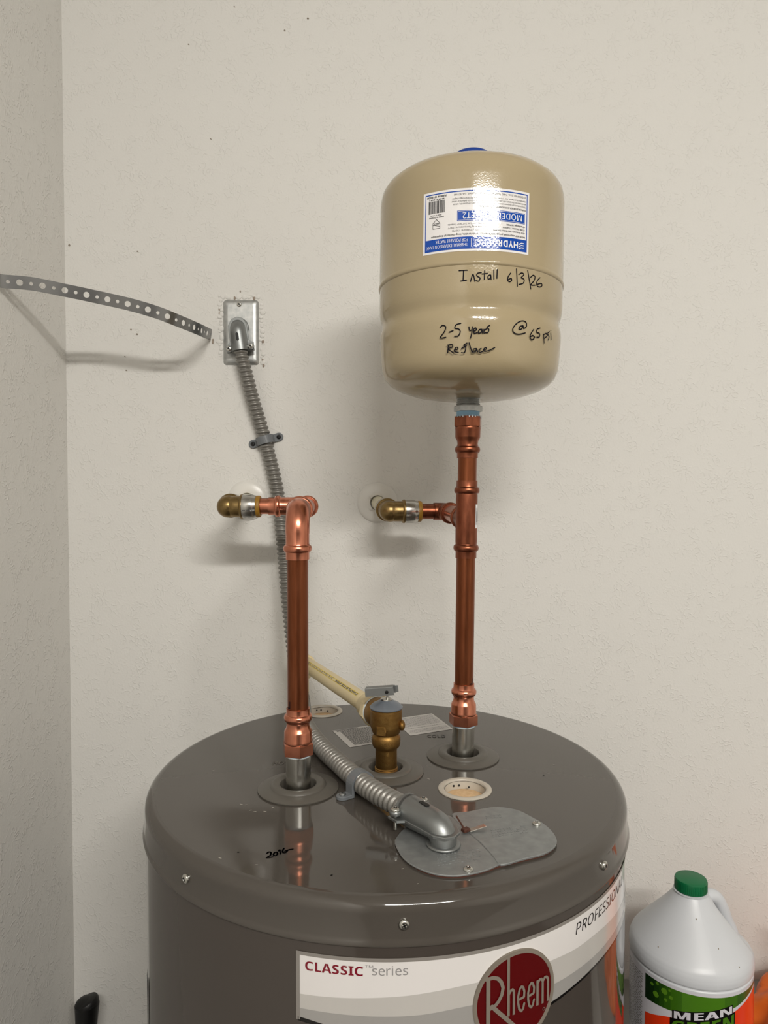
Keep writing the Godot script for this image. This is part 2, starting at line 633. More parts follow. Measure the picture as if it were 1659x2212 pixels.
func female_adapter(parent: Node3D, xf: Transform3D, m: Material) -> void:
	# hexagon below, threaded cup, neck, bead and socket above; local y = 0 at the open threaded end
	var g := Geo.new()
	var hex := PackedVector2Array()
	for k in 6:
		hex.append(Vector2(cos(TAU * k / 6 + 0.3), sin(TAU * k / 6 + 0.3)) * 0.0172)
	g.extrude(hex, 0.0, 0.0125, xf, 0.0012)
	g.lathe(P([0.0148, 0.0115, 0.0154, 0.0135, 0.0150, 0.0150, 0.0148, 0.0235, 0.0144, 0.0250, 0.0128, 0.0275, 0.0121, 0.0310, 0.0123, 0.0335]), xf, 40, 50.0)
	press_collar(g, xf, 0.0330, 0.0385, 0.0485)
	part("female_adapter", g, m, parent)


func angle_connector(parent: Node3D, spout: Vector3, out: Vector3, away: Vector3, length: float) -> void:
	# cast elbow: a spout standing on the plate, a two piece body reaching back to the conduit, clamped by two screws
	var high := 0.0145
	var corner := spout + out * high
	var back := corner + away * length
	var side := out.cross(away).normalized()
	var g := Geo.new()
	var pts := [back, back - away * 0.006]
	var rad := [0.0146, 0.0146]
	for k in 9:
		pts.append(corner + away * (length - 0.006) * (1.0 - k / 8.0) * 0.8 + away * 0.012)
		rad.append(lerpf(0.0146, 0.0128, k / 8.0))
	for k in range(1, 11):
		var a := k / 10.0 * PI / 2
		pts.append(corner + away * 0.012 * (1.0 - sin(a)) - out * 0.012 * (1.0 - cos(a)))
		rad.append(lerpf(0.0128, 0.0118, k / 10.0))
	pts.append(spout + out * 0.001)
	rad.append(0.0118)
	g.sweep(pts, rad, 32)
	var body := part("angle_connector", g, M.cast, parent, "grey cast angle connector")
	var f := Geo.new()
	# parting flange of the clamp, level with the conduit's axis
	var poly := PackedVector2Array()
	var outline := [-0.0150, -0.002, -0.0150, length - 0.016, -0.0215, length - 0.012, -0.0215, length + 0.001, 0.0215, length + 0.001, 0.0215, length - 0.012, 0.0150, length - 0.016, 0.0145, -0.002, 0.009, -0.0115, 0.0, -0.0145, -0.009, -0.0115]
	for k in range(0, outline.size(), 2):
		poly.append(Vector2(outline[k], outline[k + 1]))
	f.extrude(poly, -0.0036, -0.0012, Transform3D(Basis(side, out, away), corner), 0.0005)
	part("parting_flange", f, M.cast, body)
	var e := Geo.new()
	for s in [-1, 1]:
		e = Geo.new()
		e.lathe(P([0.0, 0.0008, 0.0052, 0.0008, 0.0055, 0.0014, 0.0055, 0.0038, 0.0050, 0.0046, 0.0, 0.0046]), along(corner + side * 0.0172 * s + away * (length - 0.005), out), 20)
		part("clamp_ear", e, M.cast, body)
	for s in [-1, 1]:
		var sp: Vector3 = corner + side * 0.0172 * s + away * (length - 0.005)
		screw(body, sp + out * 0.0052, out, 0.0042, M.steel, 0.5, "clamp_screw")
		var sh := Geo.new()
		sh.sweep([sp + out * 0.004, sp - out * 0.013], 0.0017, 12)
		part("screw_shank", sh, M.steel, body)
	var r := Geo.new()
	r.lathe(P([0.0118, 0.0, 0.0150, 0.0002, 0.0155, 0.0012, 0.0148, 0.0024, 0.0118, 0.0028]), along(spout, out), 32, 60.0)
	part("locking_ring", r, M.cast, body)
	var sl := Geo.new()
	sl.extrude(PackedVector2Array([Vector2(-0.0022, -0.005), Vector2(0.0, -0.0066), Vector2(0.0022, -0.005), Vector2(0.0022, 0.005), Vector2(0.0, 0.0066), Vector2(-0.0022, 0.005)]), -0.002, 0.0003, Transform3D(Basis(side, out, away), corner + away * length * 0.5 + out * 0.0137), 0.0)
	part("sight_slot", sl, M.black, body)


func conduit_strap(label: String, centre: Vector3, out: Vector3, across: Vector3, ears: Array, reach: float, screw_mat: Material) -> void:
	var o := thing("conduit_strap", label, "strap", centre)
	var run := across.cross(out).normalized()
	var g := Geo.new()
	var half := 0.0062
	var wide := Transform3D(Basis(across, run, out), centre)   # local x across, y along the conduit, z out from the surface
	var poly := PackedVector2Array()
	var inner := 0.0108
	var outer := 0.0138
	var axis := 0.0110
	for k in 17:
		var a := PI * (1.0 - k / 16.0)
		poly.append(Vector2(cos(a) * outer, axis + sin(a) * outer))
	poly.append(Vector2(outer, 0.0))
	poly.append(Vector2(inner + 0.0002, 0.0))
	for k in 17:
		var a := PI * (k / 16.0)
		poly.append(Vector2(cos(a) * inner, axis + sin(a) * inner))
	poly.append(Vector2(-inner - 0.0002, 0.0))
	poly.append(Vector2(-outer, 0.0))
	g.extrude(poly, -half, half, wide, 0.0)
	part("saddle", g, M.nylon, o)
	for s in ears:
		var e := Geo.new()
		var ear := PackedVector2Array()
		for k in 13:
			var a := -PI / 2 + PI * k / 12.0
			ear.append(Vector2(s * (reach + cos(a) * 0.0068), sin(a) * 0.0068))
		ear.append(Vector2(s * 0.0118, 0.0062))
		ear.append(Vector2(s * 0.0118, -0.0062))
		e.extrude(ear, 0.0, 0.0034, Transform3D(Basis(across, out, -run), centre), 0.0007)
		var ep := part("ear", e, M.nylon, o)
		screw(ep, centre + across * s * reach + out * 0.0036, out, 0.0036, screw_mat)


# ---------- the room ----------
func build_room() -> void:
	# inner faces: back wall 1.146 m before the lens, side wall 0.508 m to the left
	structure("wall_back", Vector3(4.2, 3.3, 0.12), Vector3(1.4, 1.5, -1.206), M.wall)
	structure("wall_left", Vector3(0.12, 3.3, 6.0), Vector3(-0.568, 1.5, 1.79), M.wall_side)
	structure("wall_right", Vector3(0.12, 3.3, 6.0), Vector3(2.46, 1.5, 1.79), M.wall_side)
	structure("wall_front", Vector3(4.2, 3.3, 0.12), Vector3(1.4, 1.5, 4.76), M.wall_front)
	structure("floor", Vector3(4.3, 0.12, 6.2), Vector3(1.4, -0.06, 1.8), M.floor)
	structure("ceiling", Vector3(4.3, 0.12, 6.2), Vector3(1.4, 3.12, 1.8), M.ceiling)
	var wall := get_node("wall_back") as Node3D
	# specks and nicks in the paint
	var k := 0
	for s in P([-0.2359, 0.7626, -0.1566, 0.7254, -0.12, 0.744, -0.3085, 0.7039, -0.3922, 0.3808, -0.5005, 0.3903, -0.2745, 0.5571, -0.4038, 0.2572, -0.3943, 0.2499, -0.4139, 0.2146, -0.4119, 0.1926, -0.3541, -0.6192, -0.3774, -0.8415]):
		var g := Geo.new()
		g.ball(w(s.x, s.y, 1.1455), 0.0009 + 0.0004 * (k % 3), Vector3(1.0, 0.8 + 0.3 * (k % 2), 0.35), 6)
		g.ball(w(s.x + 0.0009, s.y - 0.0007, 1.1457), 0.0008, Vector3(1.2, 0.7, 0.35), 5)
		part("paint_nick", g, M.scuff, wall)
		k += 1
	# torn plaster lip round the outlet plate
	var rng := RandomNumberGenerator.new()
	rng.seed = 77
	var g2 := Geo.new()
	for e in 46:
		var t := e / 46.0
		var p: Vector2
		if t < 0.3:
			p = Vector2(lerpf(-0.262, -0.195, t / 0.3), 0.3085)
		elif t < 0.62:
			p = Vector2(-0.1945, lerpf(0.306, 0.201, (t - 0.3) / 0.32))
		else:
			p = Vector2(-0.2605, lerpf(0.306, 0.21, (t - 0.62) / 0.38))
		var r := rng.randf_range(0.0018, 0.0042)
		g2.ball(w(p.x + rng.randf_range(-0.002, 0.002), p.y + rng.randf_range(-0.0015, 0.002), 1.1458), r, Vector3(rng.randf_range(0.7, 1.5), rng.randf_range(0.7, 1.3), 0.35), 6)
	part("plaster_lip", g2, M.wall, wall).set_meta("kind", "stuff")
	var g3 := Geo.new()
	for s in P([-0.2625, 0.289, -0.2625, 0.283, -0.1935, 0.238, -0.1925, 0.2, -0.194, 0.2085, -0.1935, 0.252, -0.238, 0.3075, -0.223, 0.308, -0.207, 0.307, -0.273, 0.2405, -0.2735, 0.237, -0.229, 0.3175]):
		g3.ball(w(s.x, s.y, 1.1456), rng.randf_range(0.0012, 0.0022), Vector3(1, 1.5, 0.4), 6)
	part("torn_paper", g3, M.torn, wall).set_meta("kind", "stuff")


func build_light() -> void:
	var at := Vector3(0.60, 3.06, 1.5)
	var o := thing("ceiling_light", "long white wraparound ceiling light behind the photographer", "ceiling light", at)
	var g := Geo.new()
	g.box(Vector3(1.26, 0.03, 0.2), Transform3D(Basis(), at + Vector3(0, -0.015, 0)), 0.0)
	part("housing", g, M.fixture, o)
	var l := Geo.new()
	# lens: trapezoid section, 1.22 m long
	var sec := P([-0.09, -0.031, 0.09, -0.031, 0.04, -0.09, -0.04, -0.09])
	for i in 4:
		var a: Vector2 = sec[i]
		var b: Vector2 = sec[(i + 1) % 4]
		var mid := (a + b) * 0.5 - Vector2(0, -0.06)
		l.face(at + Vector3(-0.61, a.y, a.x), at + Vector3(0.61, a.y, a.x), at + Vector3(0.61, b.y, b.x), at + Vector3(-0.61, b.y, b.x), Vector3(0, mid.y, mid.x))
	for s in [-1.0, 1.0]:
		l.face(at + Vector3(0.61 * s, sec[0].y, sec[0].x), at + Vector3(0.61 * s, sec[1].y, sec[1].x), at + Vector3(0.61 * s, sec[2].y, sec[2].x), at + Vector3(0.61 * s, sec[3].y, sec[3].x), Vector3(s, 0, 0))
	part("diffuser", l, M.lens, o)


# ---------- water heater ----------
const HX := 0.002
const HD := 0.806
const HR := 0.2603
const LID := -0.318


func on_jacket(off: float) -> Callable:
	return func(deg: float, y: float) -> Array:
		var a := deg_to_rad(deg)
		var d := Vector3(sin(a), 0, cos(a))
		return [w(HX, y, HD) + d * (HR + off), d]


func on_lid(off: float) -> Callable:
	return func(x: float, d: float) -> Array:
		return [w(x, LID + off, d), Vector3.UP]


func build_heater() -> void:
	var o := thing("water_heater", "large grey brown tank water heater with a red round emblem on its front label", "water heater", w(HX, -EYE, HD))
	var axis := Transform3D(Basis(), w(HX, 0, HD))
	turned("jacket", [0.0, -EYE + 0.03, 0.25, -EYE + 0.03, HR - 0.002, -EYE + 0.035, HR, -EYE + 0.05, HR, -1.0, HR, -0.6, HR, -0.345], axis, M.jacket, o, 160)
	turned("base_ring", [0.2, -EYE, 0.235, -EYE, 0.235, -EYE + 0.03], axis, M.dark, o, 64)
	# lid: a flat top with openings, rolled edge and skirt
	var g := Geo.new()
	var holes := [Vector3(-0.0916, 0.7532, 0.0188), Vector3(0.0945, 0.8450, 0.0188), Vector3(0.002, 0.7994, 0.0188), Vector3(0.0862, 0.7511, 0.0212), Vector3(-0.0885, 1.0195, 0.0212)]
	var pts := PackedVector2Array()
	for k in 120:
		pts.append(Vector2(HX + sin(TAU * k / 120) * 0.2510, HD + cos(TAU * k / 120) * 0.2510))
	for h in holes:
		for k in 36:
			pts.append(Vector2(h.x + sin(TAU * k / 36) * h.z, h.y + cos(TAU * k / 36) * h.z))
	for i in 13:
		for j in 13:
			var p := Vector2(HX - 0.24 + 0.04 * i + 0.0013 * (j % 3), HD - 0.24 + 0.04 * j + 0.0011 * (i % 3))
			var ok := p.distance_to(Vector2(HX, HD)) < 0.238
			for h in holes:
				ok = ok and p.distance_to(Vector2(h.x, h.y)) > h.z + 0.008
			if ok:
				pts.append(p)
	var ix := Geometry2D.triangulate_delaunay(pts)
	for i in range(0, ix.size(), 3):
		var c := (pts[ix[i]] + pts[ix[i + 1]] + pts[ix[i + 2]]) / 3.0
		var ok := true
		for h in holes:
			ok = ok and c.distance_to(Vector2(h.x, h.y)) > h.z * 0.985
		if ok:
			g.flat(w(pts[ix[i]].x, LID, pts[ix[i]].y), w(pts[ix[i + 1]].x, LID, pts[ix[i + 1]].y), w(pts[ix[i + 2]].x, LID, pts[ix[i + 2]].y), Vector3.UP)
	var prof := [HR + 0.0004, LID - 0.036, HR + 0.0030, LID - 0.0362, HR + 0.0034, LID - 0.0345, HR + 0.0022, LID - 0.0325, HR + 0.0015, LID - 0.030, HR + 0.0012, LID - 0.012]
	for k in range(0, 9):
		var a := k / 8.0 * PI / 2
		prof.append_array([HR + 0.0012 - 0.0105 * (1.0 - cos(a)), LID - 0.0105 + sin(a) * 0.0105])
	g.lathe(P(prof), axis, 160, 50.0)
	var lid := part("lid", g, M.heater, o)
	for k in 3:
		var a := deg_to_rad([-41.5, 3.0, 48.2][k])
		var d := Vector3(sin(a), 0, cos(a))
		screw(lid, w(HX, -0.3365, HD) + d * (HR + 0.0022), d, 0.0042, M.steel, 0.4 * k)
	# shallow wells under the openings
	for i in 5:
		var h: Vector3 = holes[i]
		var at := Transform3D(Basis(), w(h.x, LID, h.y))
		if i < 3:
			turned("opening", [0.0, -0.03, h.z, -0.03, h.z, 0.0], at, M.dark, lid, 36)
			turned("pipe_collar", [0.0428, 0.0002, 0.0430, 0.0014, 0.0415, 0.0024, 0.0330, 0.0036, 0.0300, 0.0042, 0.0288, 0.0062, 0.0262, 0.0074, 0.0225, 0.0070, 0.0195, 0.0058, 0.0186, 0.0040, 0.0185, -0.012], at, M.rubber, o, 64)
		else:
			var ring := turned("plug_ring", [0.0286, 0.0002, 0.0284, 0.0012, 0.0270, 0.0019, 0.0240, 0.0021, 0.0226, 0.0016, 0.0218, 0.0000, 0.0214, -0.009], at, M.plug, o, 56)
			turned("foam", [0.0212, -0.010, 0.0211, -0.0085, 0.018, -0.0078, 0.01, -0.0072, 0.0, -0.0075], at, M.foam, ring, 40)
			var bits := Geo.new()
			for q in P([0.012, -0.0145, -0.004, -0.018, 0.002, -0.0195]):
				bits.ball(w(h.x + q.x - 0.006, LID - 0.004, h.y - q.y), 0.0011, Vector3.ONE, 5)
			part("debris", bits, M.black, ring)
	build_plate(o)
	build_lid_print(o)
	build_brand_label(o)


func build_plate(o: Node3D) -> void:
	# two piece galvanised junction cover: the right leaf laps over the left one
	var g := Geo.new()
	var left := PackedVector2Array(P([0.0103, 0.6364, 0.0105, 0.6257, 0.0145, 0.6094, 0.0195, 0.5985, 0.0259, 0.5901, 0.0371, 0.5809, 0.0493, 0.5764, 0.0638, 0.5764, 0.082, 0.5827, 0.0950, 0.5915, 0.0975, 0.5950, 0.095, 0.603, 0.0864, 0.6299, 0.0747, 0.6565, 0.066, 0.681, 0.0600, 0.6843, 0.045, 0.6800, 0.028, 0.6690, 0.0165, 0.6530]))
	var right := PackedVector2Array(P([0.0985, 0.5922, 0.118, 0.6010, 0.1388, 0.6104, 0.1506, 0.6216, 0.1560, 0.6342, 0.1560, 0.6496, 0.1520, 0.665, 0.1454, 0.6765, 0.1342, 0.6930, 0.124, 0.6995, 0.1125, 0.7020, 0.1005, 0.6994, 0.082, 0.6915, 0.066, 0.686, 0.0747, 0.6565, 0.0864, 0.6299, 0.094, 0.606]))
	var flat := func(q: PackedVector2Array) -> PackedVector2Array:
		var r := PackedVector2Array()
		for p in rounded(Array(q), true, 4):
			r.append(Vector2(p.x, -p.y))
		return r
	var base := Transform3D(Basis(), w(0, LID, 0))
	var gasket := Geo.new()
	gasket.extrude(flat.call(PackedVector2Array(P([0.0112, 0.6364, 0.0153, 0.6100, 0.0265, 0.5910, 0.0374, 0.5817, 0.0493, 0.5770, 0.0638, 0.5770, 0.0815, 0.5835, 0.0985, 0.5930, 0.118, 0.6018, 0.138, 0.6110, 0.1500, 0.6222, 0.1550, 0.6350, 0.1550, 0.6490, 0.1445, 0.6755, 0.1335, 0.6920, 0.1125, 0.7010, 0.066, 0.684, 0.045, 0.679, 0.028, 0.668, 0.0175, 0.653]))), 0.0, 0.0014, base, 0.0)
	var plate := thing_part("cover_plate", o)
	part("gasket", gasket, M.rust, plate)
	g.extrude(flat.call(left), 0.0014, 0.0026, base, 0.0004)
	part("plate_leaf", g, M.zinc_plate, plate)
	var h := Geo.new()
	h.extrude(flat.call(right), 0.0015, 0.0031, base, 0.0005)
	part("plate_leaf", h, M.zinc_plate, plate)
	screw(plate, w(0.1440, LID + 0.0036, 0.6640), Vector3.UP, 0.0040, M.steel, 0.2)
	screw(plate, w(0.0701, LID + 0.0031, 0.5836), Vector3.UP, 0.0042, M.steel, 0.9)
	# worn stamping: raised flecks in rows
	var rng := RandomNumberGenerator.new()
	rng.seed = 4
	var s := Geo.new()
	for row in [[0.100, 0.640, 0.034, 4, 0.0031], [0.099, 0.676, 0.014, 2, 0.0031], [0.046, 0.592, 0.038, 5, 0.0026]]:
		for r in row[3]:
			var x: float = row[0]
			while x < row[0] + row[2]:
				var len := rng.randf_range(0.0008, 0.0022)
				var d: float = row[1] + r * 0.0042 + (x - row[0]) * 0.28
				s.box(Vector3(len, 0.0003, rng.randf_range(0.0009, 0.0024)), Transform3D(Basis(Vector3.UP, 0.25 + rng.randf_range(-0.5, 0.5)), w(x, LID + row[4] + 0.0001, d)))
				x += len + rng.randf_range(0.0006, 0.0018)
	part("stamping", s, M.zinc_plate, plate).set_meta("kind", "stuff")
	# knock-out tab and scrap of brown card beside the connector
	var t := Geo.new()
	t.box(Vector3(0.017, 0.0008, 0.0055), Transform3D(Basis(Vector3.UP, 0.32).rotated(Vector3(0, 0, 1), 0.16), w(0.0865, LID + 0.0055, 0.6520)), 0.0003)
	part("knockout_tab", t, M.steel, plate)
	var b := Geo.new()
	b.sweep(smooth([w(0.068, LID + 0.012, 0.663), w(0.0715, LID + 0.0085, 0.6555), w(0.0745, LID + 0.0055, 0.6500), w(0.0770, LID + 0.0045, 0.6475)], 4), 0.0008, 8)
	b.box(Vector3(0.007, 0.003, 0.005), Transform3D(Basis(Vector3.UP, 0.6), w(0.0755, LID + 0.0050, 0.6500)), 0.0006)
	part("paper_scrap", b, M.rust, plate)


func thing_part(called: String, parent: Node3D) -> Node3D:
	var n := Node3D.new()
	n.name = called
	parent.add_child(n, true)
	return n


func build_lid_print(o: Node3D) -> void:
	var rng := RandomNumberGenerator.new()
	rng.seed = 19
	# two silver warning labels: corner, along, across
	for lab in [[Vector2(-0.0684, 0.9355), Vector2(0.0860, 0.0480), Vector2(-0.0422, 0.8742), 17, 0.75], [Vector2(0.0105, 0.9835), Vector2(0.0684, 1.0095), Vector2(0.0345, 0.9165), 15, 0.6]]:
		var a: Vector2 = lab[0]
		var along_: Vector2 = lab[1] if lab[3] == 17 else lab[1] - a
		along_ = Vector2(0.0640, 0.0290) if lab[3] == 17 else along_
		var across: Vector2 = lab[2] - a
		var at := func(u: float, v: float, up: float) -> Array:
			var p: Vector2 = a + along_ * u + across * v
			return [w(p.x, LID + up, p.y), Vector3.UP]
		var g := Geo.new()
		g.rect(func(u, v): return at.call(u, v, 0.0003), 0.0, 0.0, 1.0, 1.0, 1)
		var lp := part("warning_label", g, M.label_grey, o)
		var t := Geo.new()
		var f := func(u, v): return at.call(u, v, 0.0004)
		for r in lab[3]:
			var v: float = 0.07 + 0.86 * r / lab[3]
			if lab[3] == 15 and r in [9, 11]:
				continue
			var u := 0.06 if lab[3] == 15 or r == 0 else 0.12
			var tall: float = 0.86 / lab[3] * (0.5 if lab[3] == 15 else 0.68)
			while u < 0.93:
				var len := rng.randf_range(0.012, 0.05)
				t.rect(f, u, v, minf(u + len, 0.95), v + tall)
				u += len + 0.010
			if r == 0 and lab[3] == 17:
				t.rect(f, 0.05, 0.02, 0.5, 0.05)
		part("fine_print", t, M.grey_ink if lab[3] == 15 else M.heater_text, lp)
	var cold := Geo.new()
	write(cold, on_lid(0.0004), "COLD", 0.0560, 0.0794, 0.9095, 0.0105, 700)
	part("embossed_lettering", cold, M.heater_text, o)
	var hot := Geo.new()
	write(hot, on_lid(0.0003), "HOT", -0.1300, -0.1110, 0.8180, 0.0105, 700)
	part("embossed_lettering", hot, M.rubber, o)
	var year := Geo.new()
	for s in [[-0.1028, 0.616, -0.1012, 0.6186, -0.0994, 0.6173, -0.0992, 0.6128, -0.1016, 0.6087, -0.0965, 0.6102],
			[-0.0963, 0.6173, -0.0967, 0.6139, -0.0948, 0.6121, -0.0932, 0.6147, -0.0943, 0.6178, -0.0963, 0.6173],
			[-0.093, 0.62, -0.0923, 0.6221, -0.0904, 0.6147], [-0.0889, 0.6251, -0.0895, 0.62, -0.0882, 0.617, -0.086, 0.6181, -0.0856, 0.6213, -0.0876, 0.6197], [-0.0858, 0.6208, -0.0836, 0.6229, -0.0808, 0.6235]]:
		year.stroke(on_lid(0.0003), rounded(P(s)), 0.0008)
	part("handwriting", year, M.marker, o, "2016 written in black marker")
	var angle := 0.0
	for c in P([-0.1404, 0.7126, -0.1338, 0.6998, -0.129, 0.6971, -0.1193, 0.6982, -0.1123, 0.7067, -0.1431, 0.6087, -0.1094, 0.5968, -0.1946, 0.8007, 0.0268, 0.5674, 0.015, 0.5905, 0.1966, 0.8182, 0.048, 0.7784, -0.146, 0.7145]):
		angle += 0.9
		var l := 0.0008 + 0.0016 * absf(sin(angle * 3.1))
		var chips := Geo.new()
		chips.stroke(on_lid(0.0002), [c, c + Vector2(l, l * 0.6 * sin(angle))], 0.00045)
		part("paint_chip", chips, M.chip, o)
	for c in P([-0.1285, 0.6181, -0.0437, 0.5806, 0.1778, 0.7865, 0.0238, 0.7621, 0.062, 0.872]):
		var dots := Geo.new()
		dots.stroke(on_lid(0.0002), [c, c + Vector2(0.0006, 0.0002)], 0.0008)
		part("speck", dots, M.dark, o)


func build_brand_label(o: Node3D) -> void:
	var label := thing_part("brand_label", o)
	var base := on_jacket(0.0003)
	var top := func(_u): return -0.3655
	var black_low := curve(P([-15.6, -0.4209, -8.0, -0.4262, 0.0, -0.4315, 10.0, -0.4345, 20.0, -0.4345, 27.0, -0.4325, 31.8, -0.4306, 38.75, -0.4272, 46.6, -0.4243, 57.0, -0.4238, 64.8, -0.4252]))
	var black_high := curve(P([-15.6, -0.4177, -8.0, -0.4228, 0.0, -0.4280, 10.0, -0.4312, 20.0, -0.4315, 27.0, -0.4299, 31.8, -0.4282, 38.75, -0.4250, 46.6, -0.4224, 57.0, -0.4222, 64.8, -0.4238]))
	var wave_one := curve(P([-15.6, -0.3991, 3.3, -0.3947, 15.0, -0.3909, 24.0, -0.3915, 32.0, -0.3926, 38.7, -0.3943, 46.5, -0.3949, 57.0, -0.3991, 66.0, -0.402]))
	var wave_two := curve(P([-15.6, -0.4106, 4.8, -0.4107, 15.0, -0.4083, 24.0, -0.4115, 32.0, -0.4138, 38.7, -0.4138, 46.5, -0.4136, 57.0, -0.4134, 66.0, -0.413]))
	var g := Geo.new()
	g.band(base, -15.7, 72.0, black_high, top, 90)
	part("label_sheet", g, M.label_white, label)
	var g1 := Geo.new()
	g1.band(on_jacket(0.0004), -15.7, 72.0, wave_two, wave_one, 90)
	part("light_wave", g1, M.label_grey, label)
	var g2 := Geo.new()
	g2.band(on_jacket(0.0004), -15.7, 64.8, black_high, wave_two, 90)
	part("dark_wave", g2, M.label_dark, label)
	var g3 := Geo.new()
	g3.band(on_jacket(0.0005), -15.7, 64.8, black_low, black_high, 90)
	part("black_swoosh", g3, M.label_black, label)
	var g4 := Geo.new()
	g4.band(on_jacket(0.0005), -15.9, 72.0, func(_u): return -0.3675, func(_u): return -0.3645, 90)
	g4.rect(on_jacket(0.0005), -16.0, -0.4200, -15.3, -0.3645, 1)
	part("grey_border", g4, M.label_edge, label)
	var c := Geo.new()
	write(c, on_jacket(0.0005), "CLASSIC", -14.3, -4.0, -0.3790, 0.0074, 700)
	part("lettering", c, M.maroon, label, "maroon word CLASSIC")
	var s := Geo.new()
	write(s, on_jacket(0.0005), "series", -2.5, 3.7, -0.3780, 0.0073, 400)
	write(s, on_jacket(0.0005), "TM", -3.7, -2.3, -0.3720, 0.0018, 400)
	part("lettering", s, M.grey_ink, label, "grey word series")
	var p := Geo.new()
	write(p, on_jacket(0.0005), "PROFESSIONAL", 38.7, 61.6, -0.3821, 0.0096, 400, 42.0)
	part("lettering", p, M.label_black, label, "black slanted word PROFESSIONAL")
	# round raised emblem
	var cu := 23.75
	var cv := -0.4108
	var per := HR * PI / 180.0
	var disc := func(r0: float, r1: float, h0: float, h1: float, gg: Geo) -> void:
		for k in 72:
			var a := TAU * k / 72
			var b := TAU * (k + 1) / 72
			var q := []
			for e in [[a, r0, h0], [b, r0, h0], [b, r1, h1], [a, r1, h1]]:
				q.append(on_jacket(e[2]).call(cu + cos(e[0]) * e[1] / per, cv + sin(e[0]) * e[1]))
			gg.quad(q[0][0], q[1][0], q[2][0], q[3][0], q[0][1], q[1][1], q[2][1], q[3][1])
	var red := Geo.new()
	for k in 6:
		disc.call(0.0358 * k / 6.0, 0.0358 * (k + 1) / 6.0, 0.0018, 0.0018, red)
	var em := part("emblem", red, M.emblem_red, label, "round dark red emblem")
	var rim := Geo.new()
	disc.call(0.0357, 0.0364, 0.0018, 0.0030, rim)
	disc.call(0.0364, 0.0380, 0.0030, 0.0030, rim)
	disc.call(0.0380, 0.0388, 0.0030, 0.0022, rim)
	disc.call(0.0388, 0.0389, 0.0022, 0.0, rim)
	part("emblem_rim", rim, M.emblem_silver, em)
	var t := Geo.new()
	var f := on_jacket(0.0026)
	t.stroke(f, P([17.95, -0.388, 17.95, -0.447]), 0.00175, per, false)
	t.stroke(f, P([17.6, -0.3885, 18.9, -0.3882, 19.8, -0.3898, 20.5, -0.3935, 20.85, -0.3985, 20.6, -0.4040, 20.0, -0.4085, 19.3, -0.4115, 18.3, -0.4130]), 0.0015, per)
	t.stroke(f, P([18.7, -0.4115, 20.0, -0.4178, 21.6, -0.4252, 23.2, -0.4330, 24.4, -0.4400]), 0.0017, per)
	t.stroke(f, P([21.95, -0.3748, 21.95, -0.4234]), 0.0012, per, false)
	t.stroke(f, P([21.95, -0.4060, 22.35, -0.4030, 22.75, -0.4022, 23.05, -0.4040, 23.05, -0.4234]), 0.0011, per, false)
	for e in [24.65, 26.8]:
		t.stroke(f, P([e - 0.6, -0.4125, e + 0.55, -0.4115, e + 0.62, -0.4070, e + 0.35, -0.4032, e, -0.4022, e - 0.4, -0.4040, e - 0.7, -0.4095, e - 0.7, -0.4150, e - 0.45, -0.4205, e, -0.4226, e + 0.35, -0.4212, e + 0.6, -0.4170]), 0.0010, per)
	t.stroke(f, P([28.2, -0.4020, 28.2, -0.4234]), 0.0012, per, false)
	t.stroke(f, P([28.2, -0.4050, 28.7, -0.4022, 29.1, -0.4024, 29.4, -0.4045, 29.4, -0.4234]), 0.0011, per, false)
	t.stroke(f, P([29.4, -0.4050, 29.9, -0.4022, 30.3, -0.4024, 30.65, -0.4045, 30.65, -0.4234]), 0.0011, per, false)
	for k in 12:
		t.stroke(f, [Vector2(29.7 + cos(TAU * k / 12) * 0.25, -0.4285 + sin(TAU * k / 12) * 0.0012), Vector2(29.7 + cos(TAU * (k + 1) / 12) * 0.25, -0.4285 + sin(TAU * (k + 1) / 12) * 0.0012)], 0.0002, per)
	part("emblem_lettering", t, M.emblem_silver, em, "silver word Rheem with a tall R and h")
	var e2 := Geo.new()
	e2.rect(on_jacket(0.0004), -84.0, -0.72, -69.4, -0.503, 6)
	part("side_sticker", e2, M.black, o)


# ---------- copper risers ----------
func riser_frame() -> Transform3D:   # the right hand riser leans a little
	return Transform3D(Basis(Vector3(0, 0, 1), -deg_to_rad(0.72)) * Basis(Vector3(1, 0, 0), -deg_to_rad(0.35)), w(0.0945, -0.312, 0.8450))


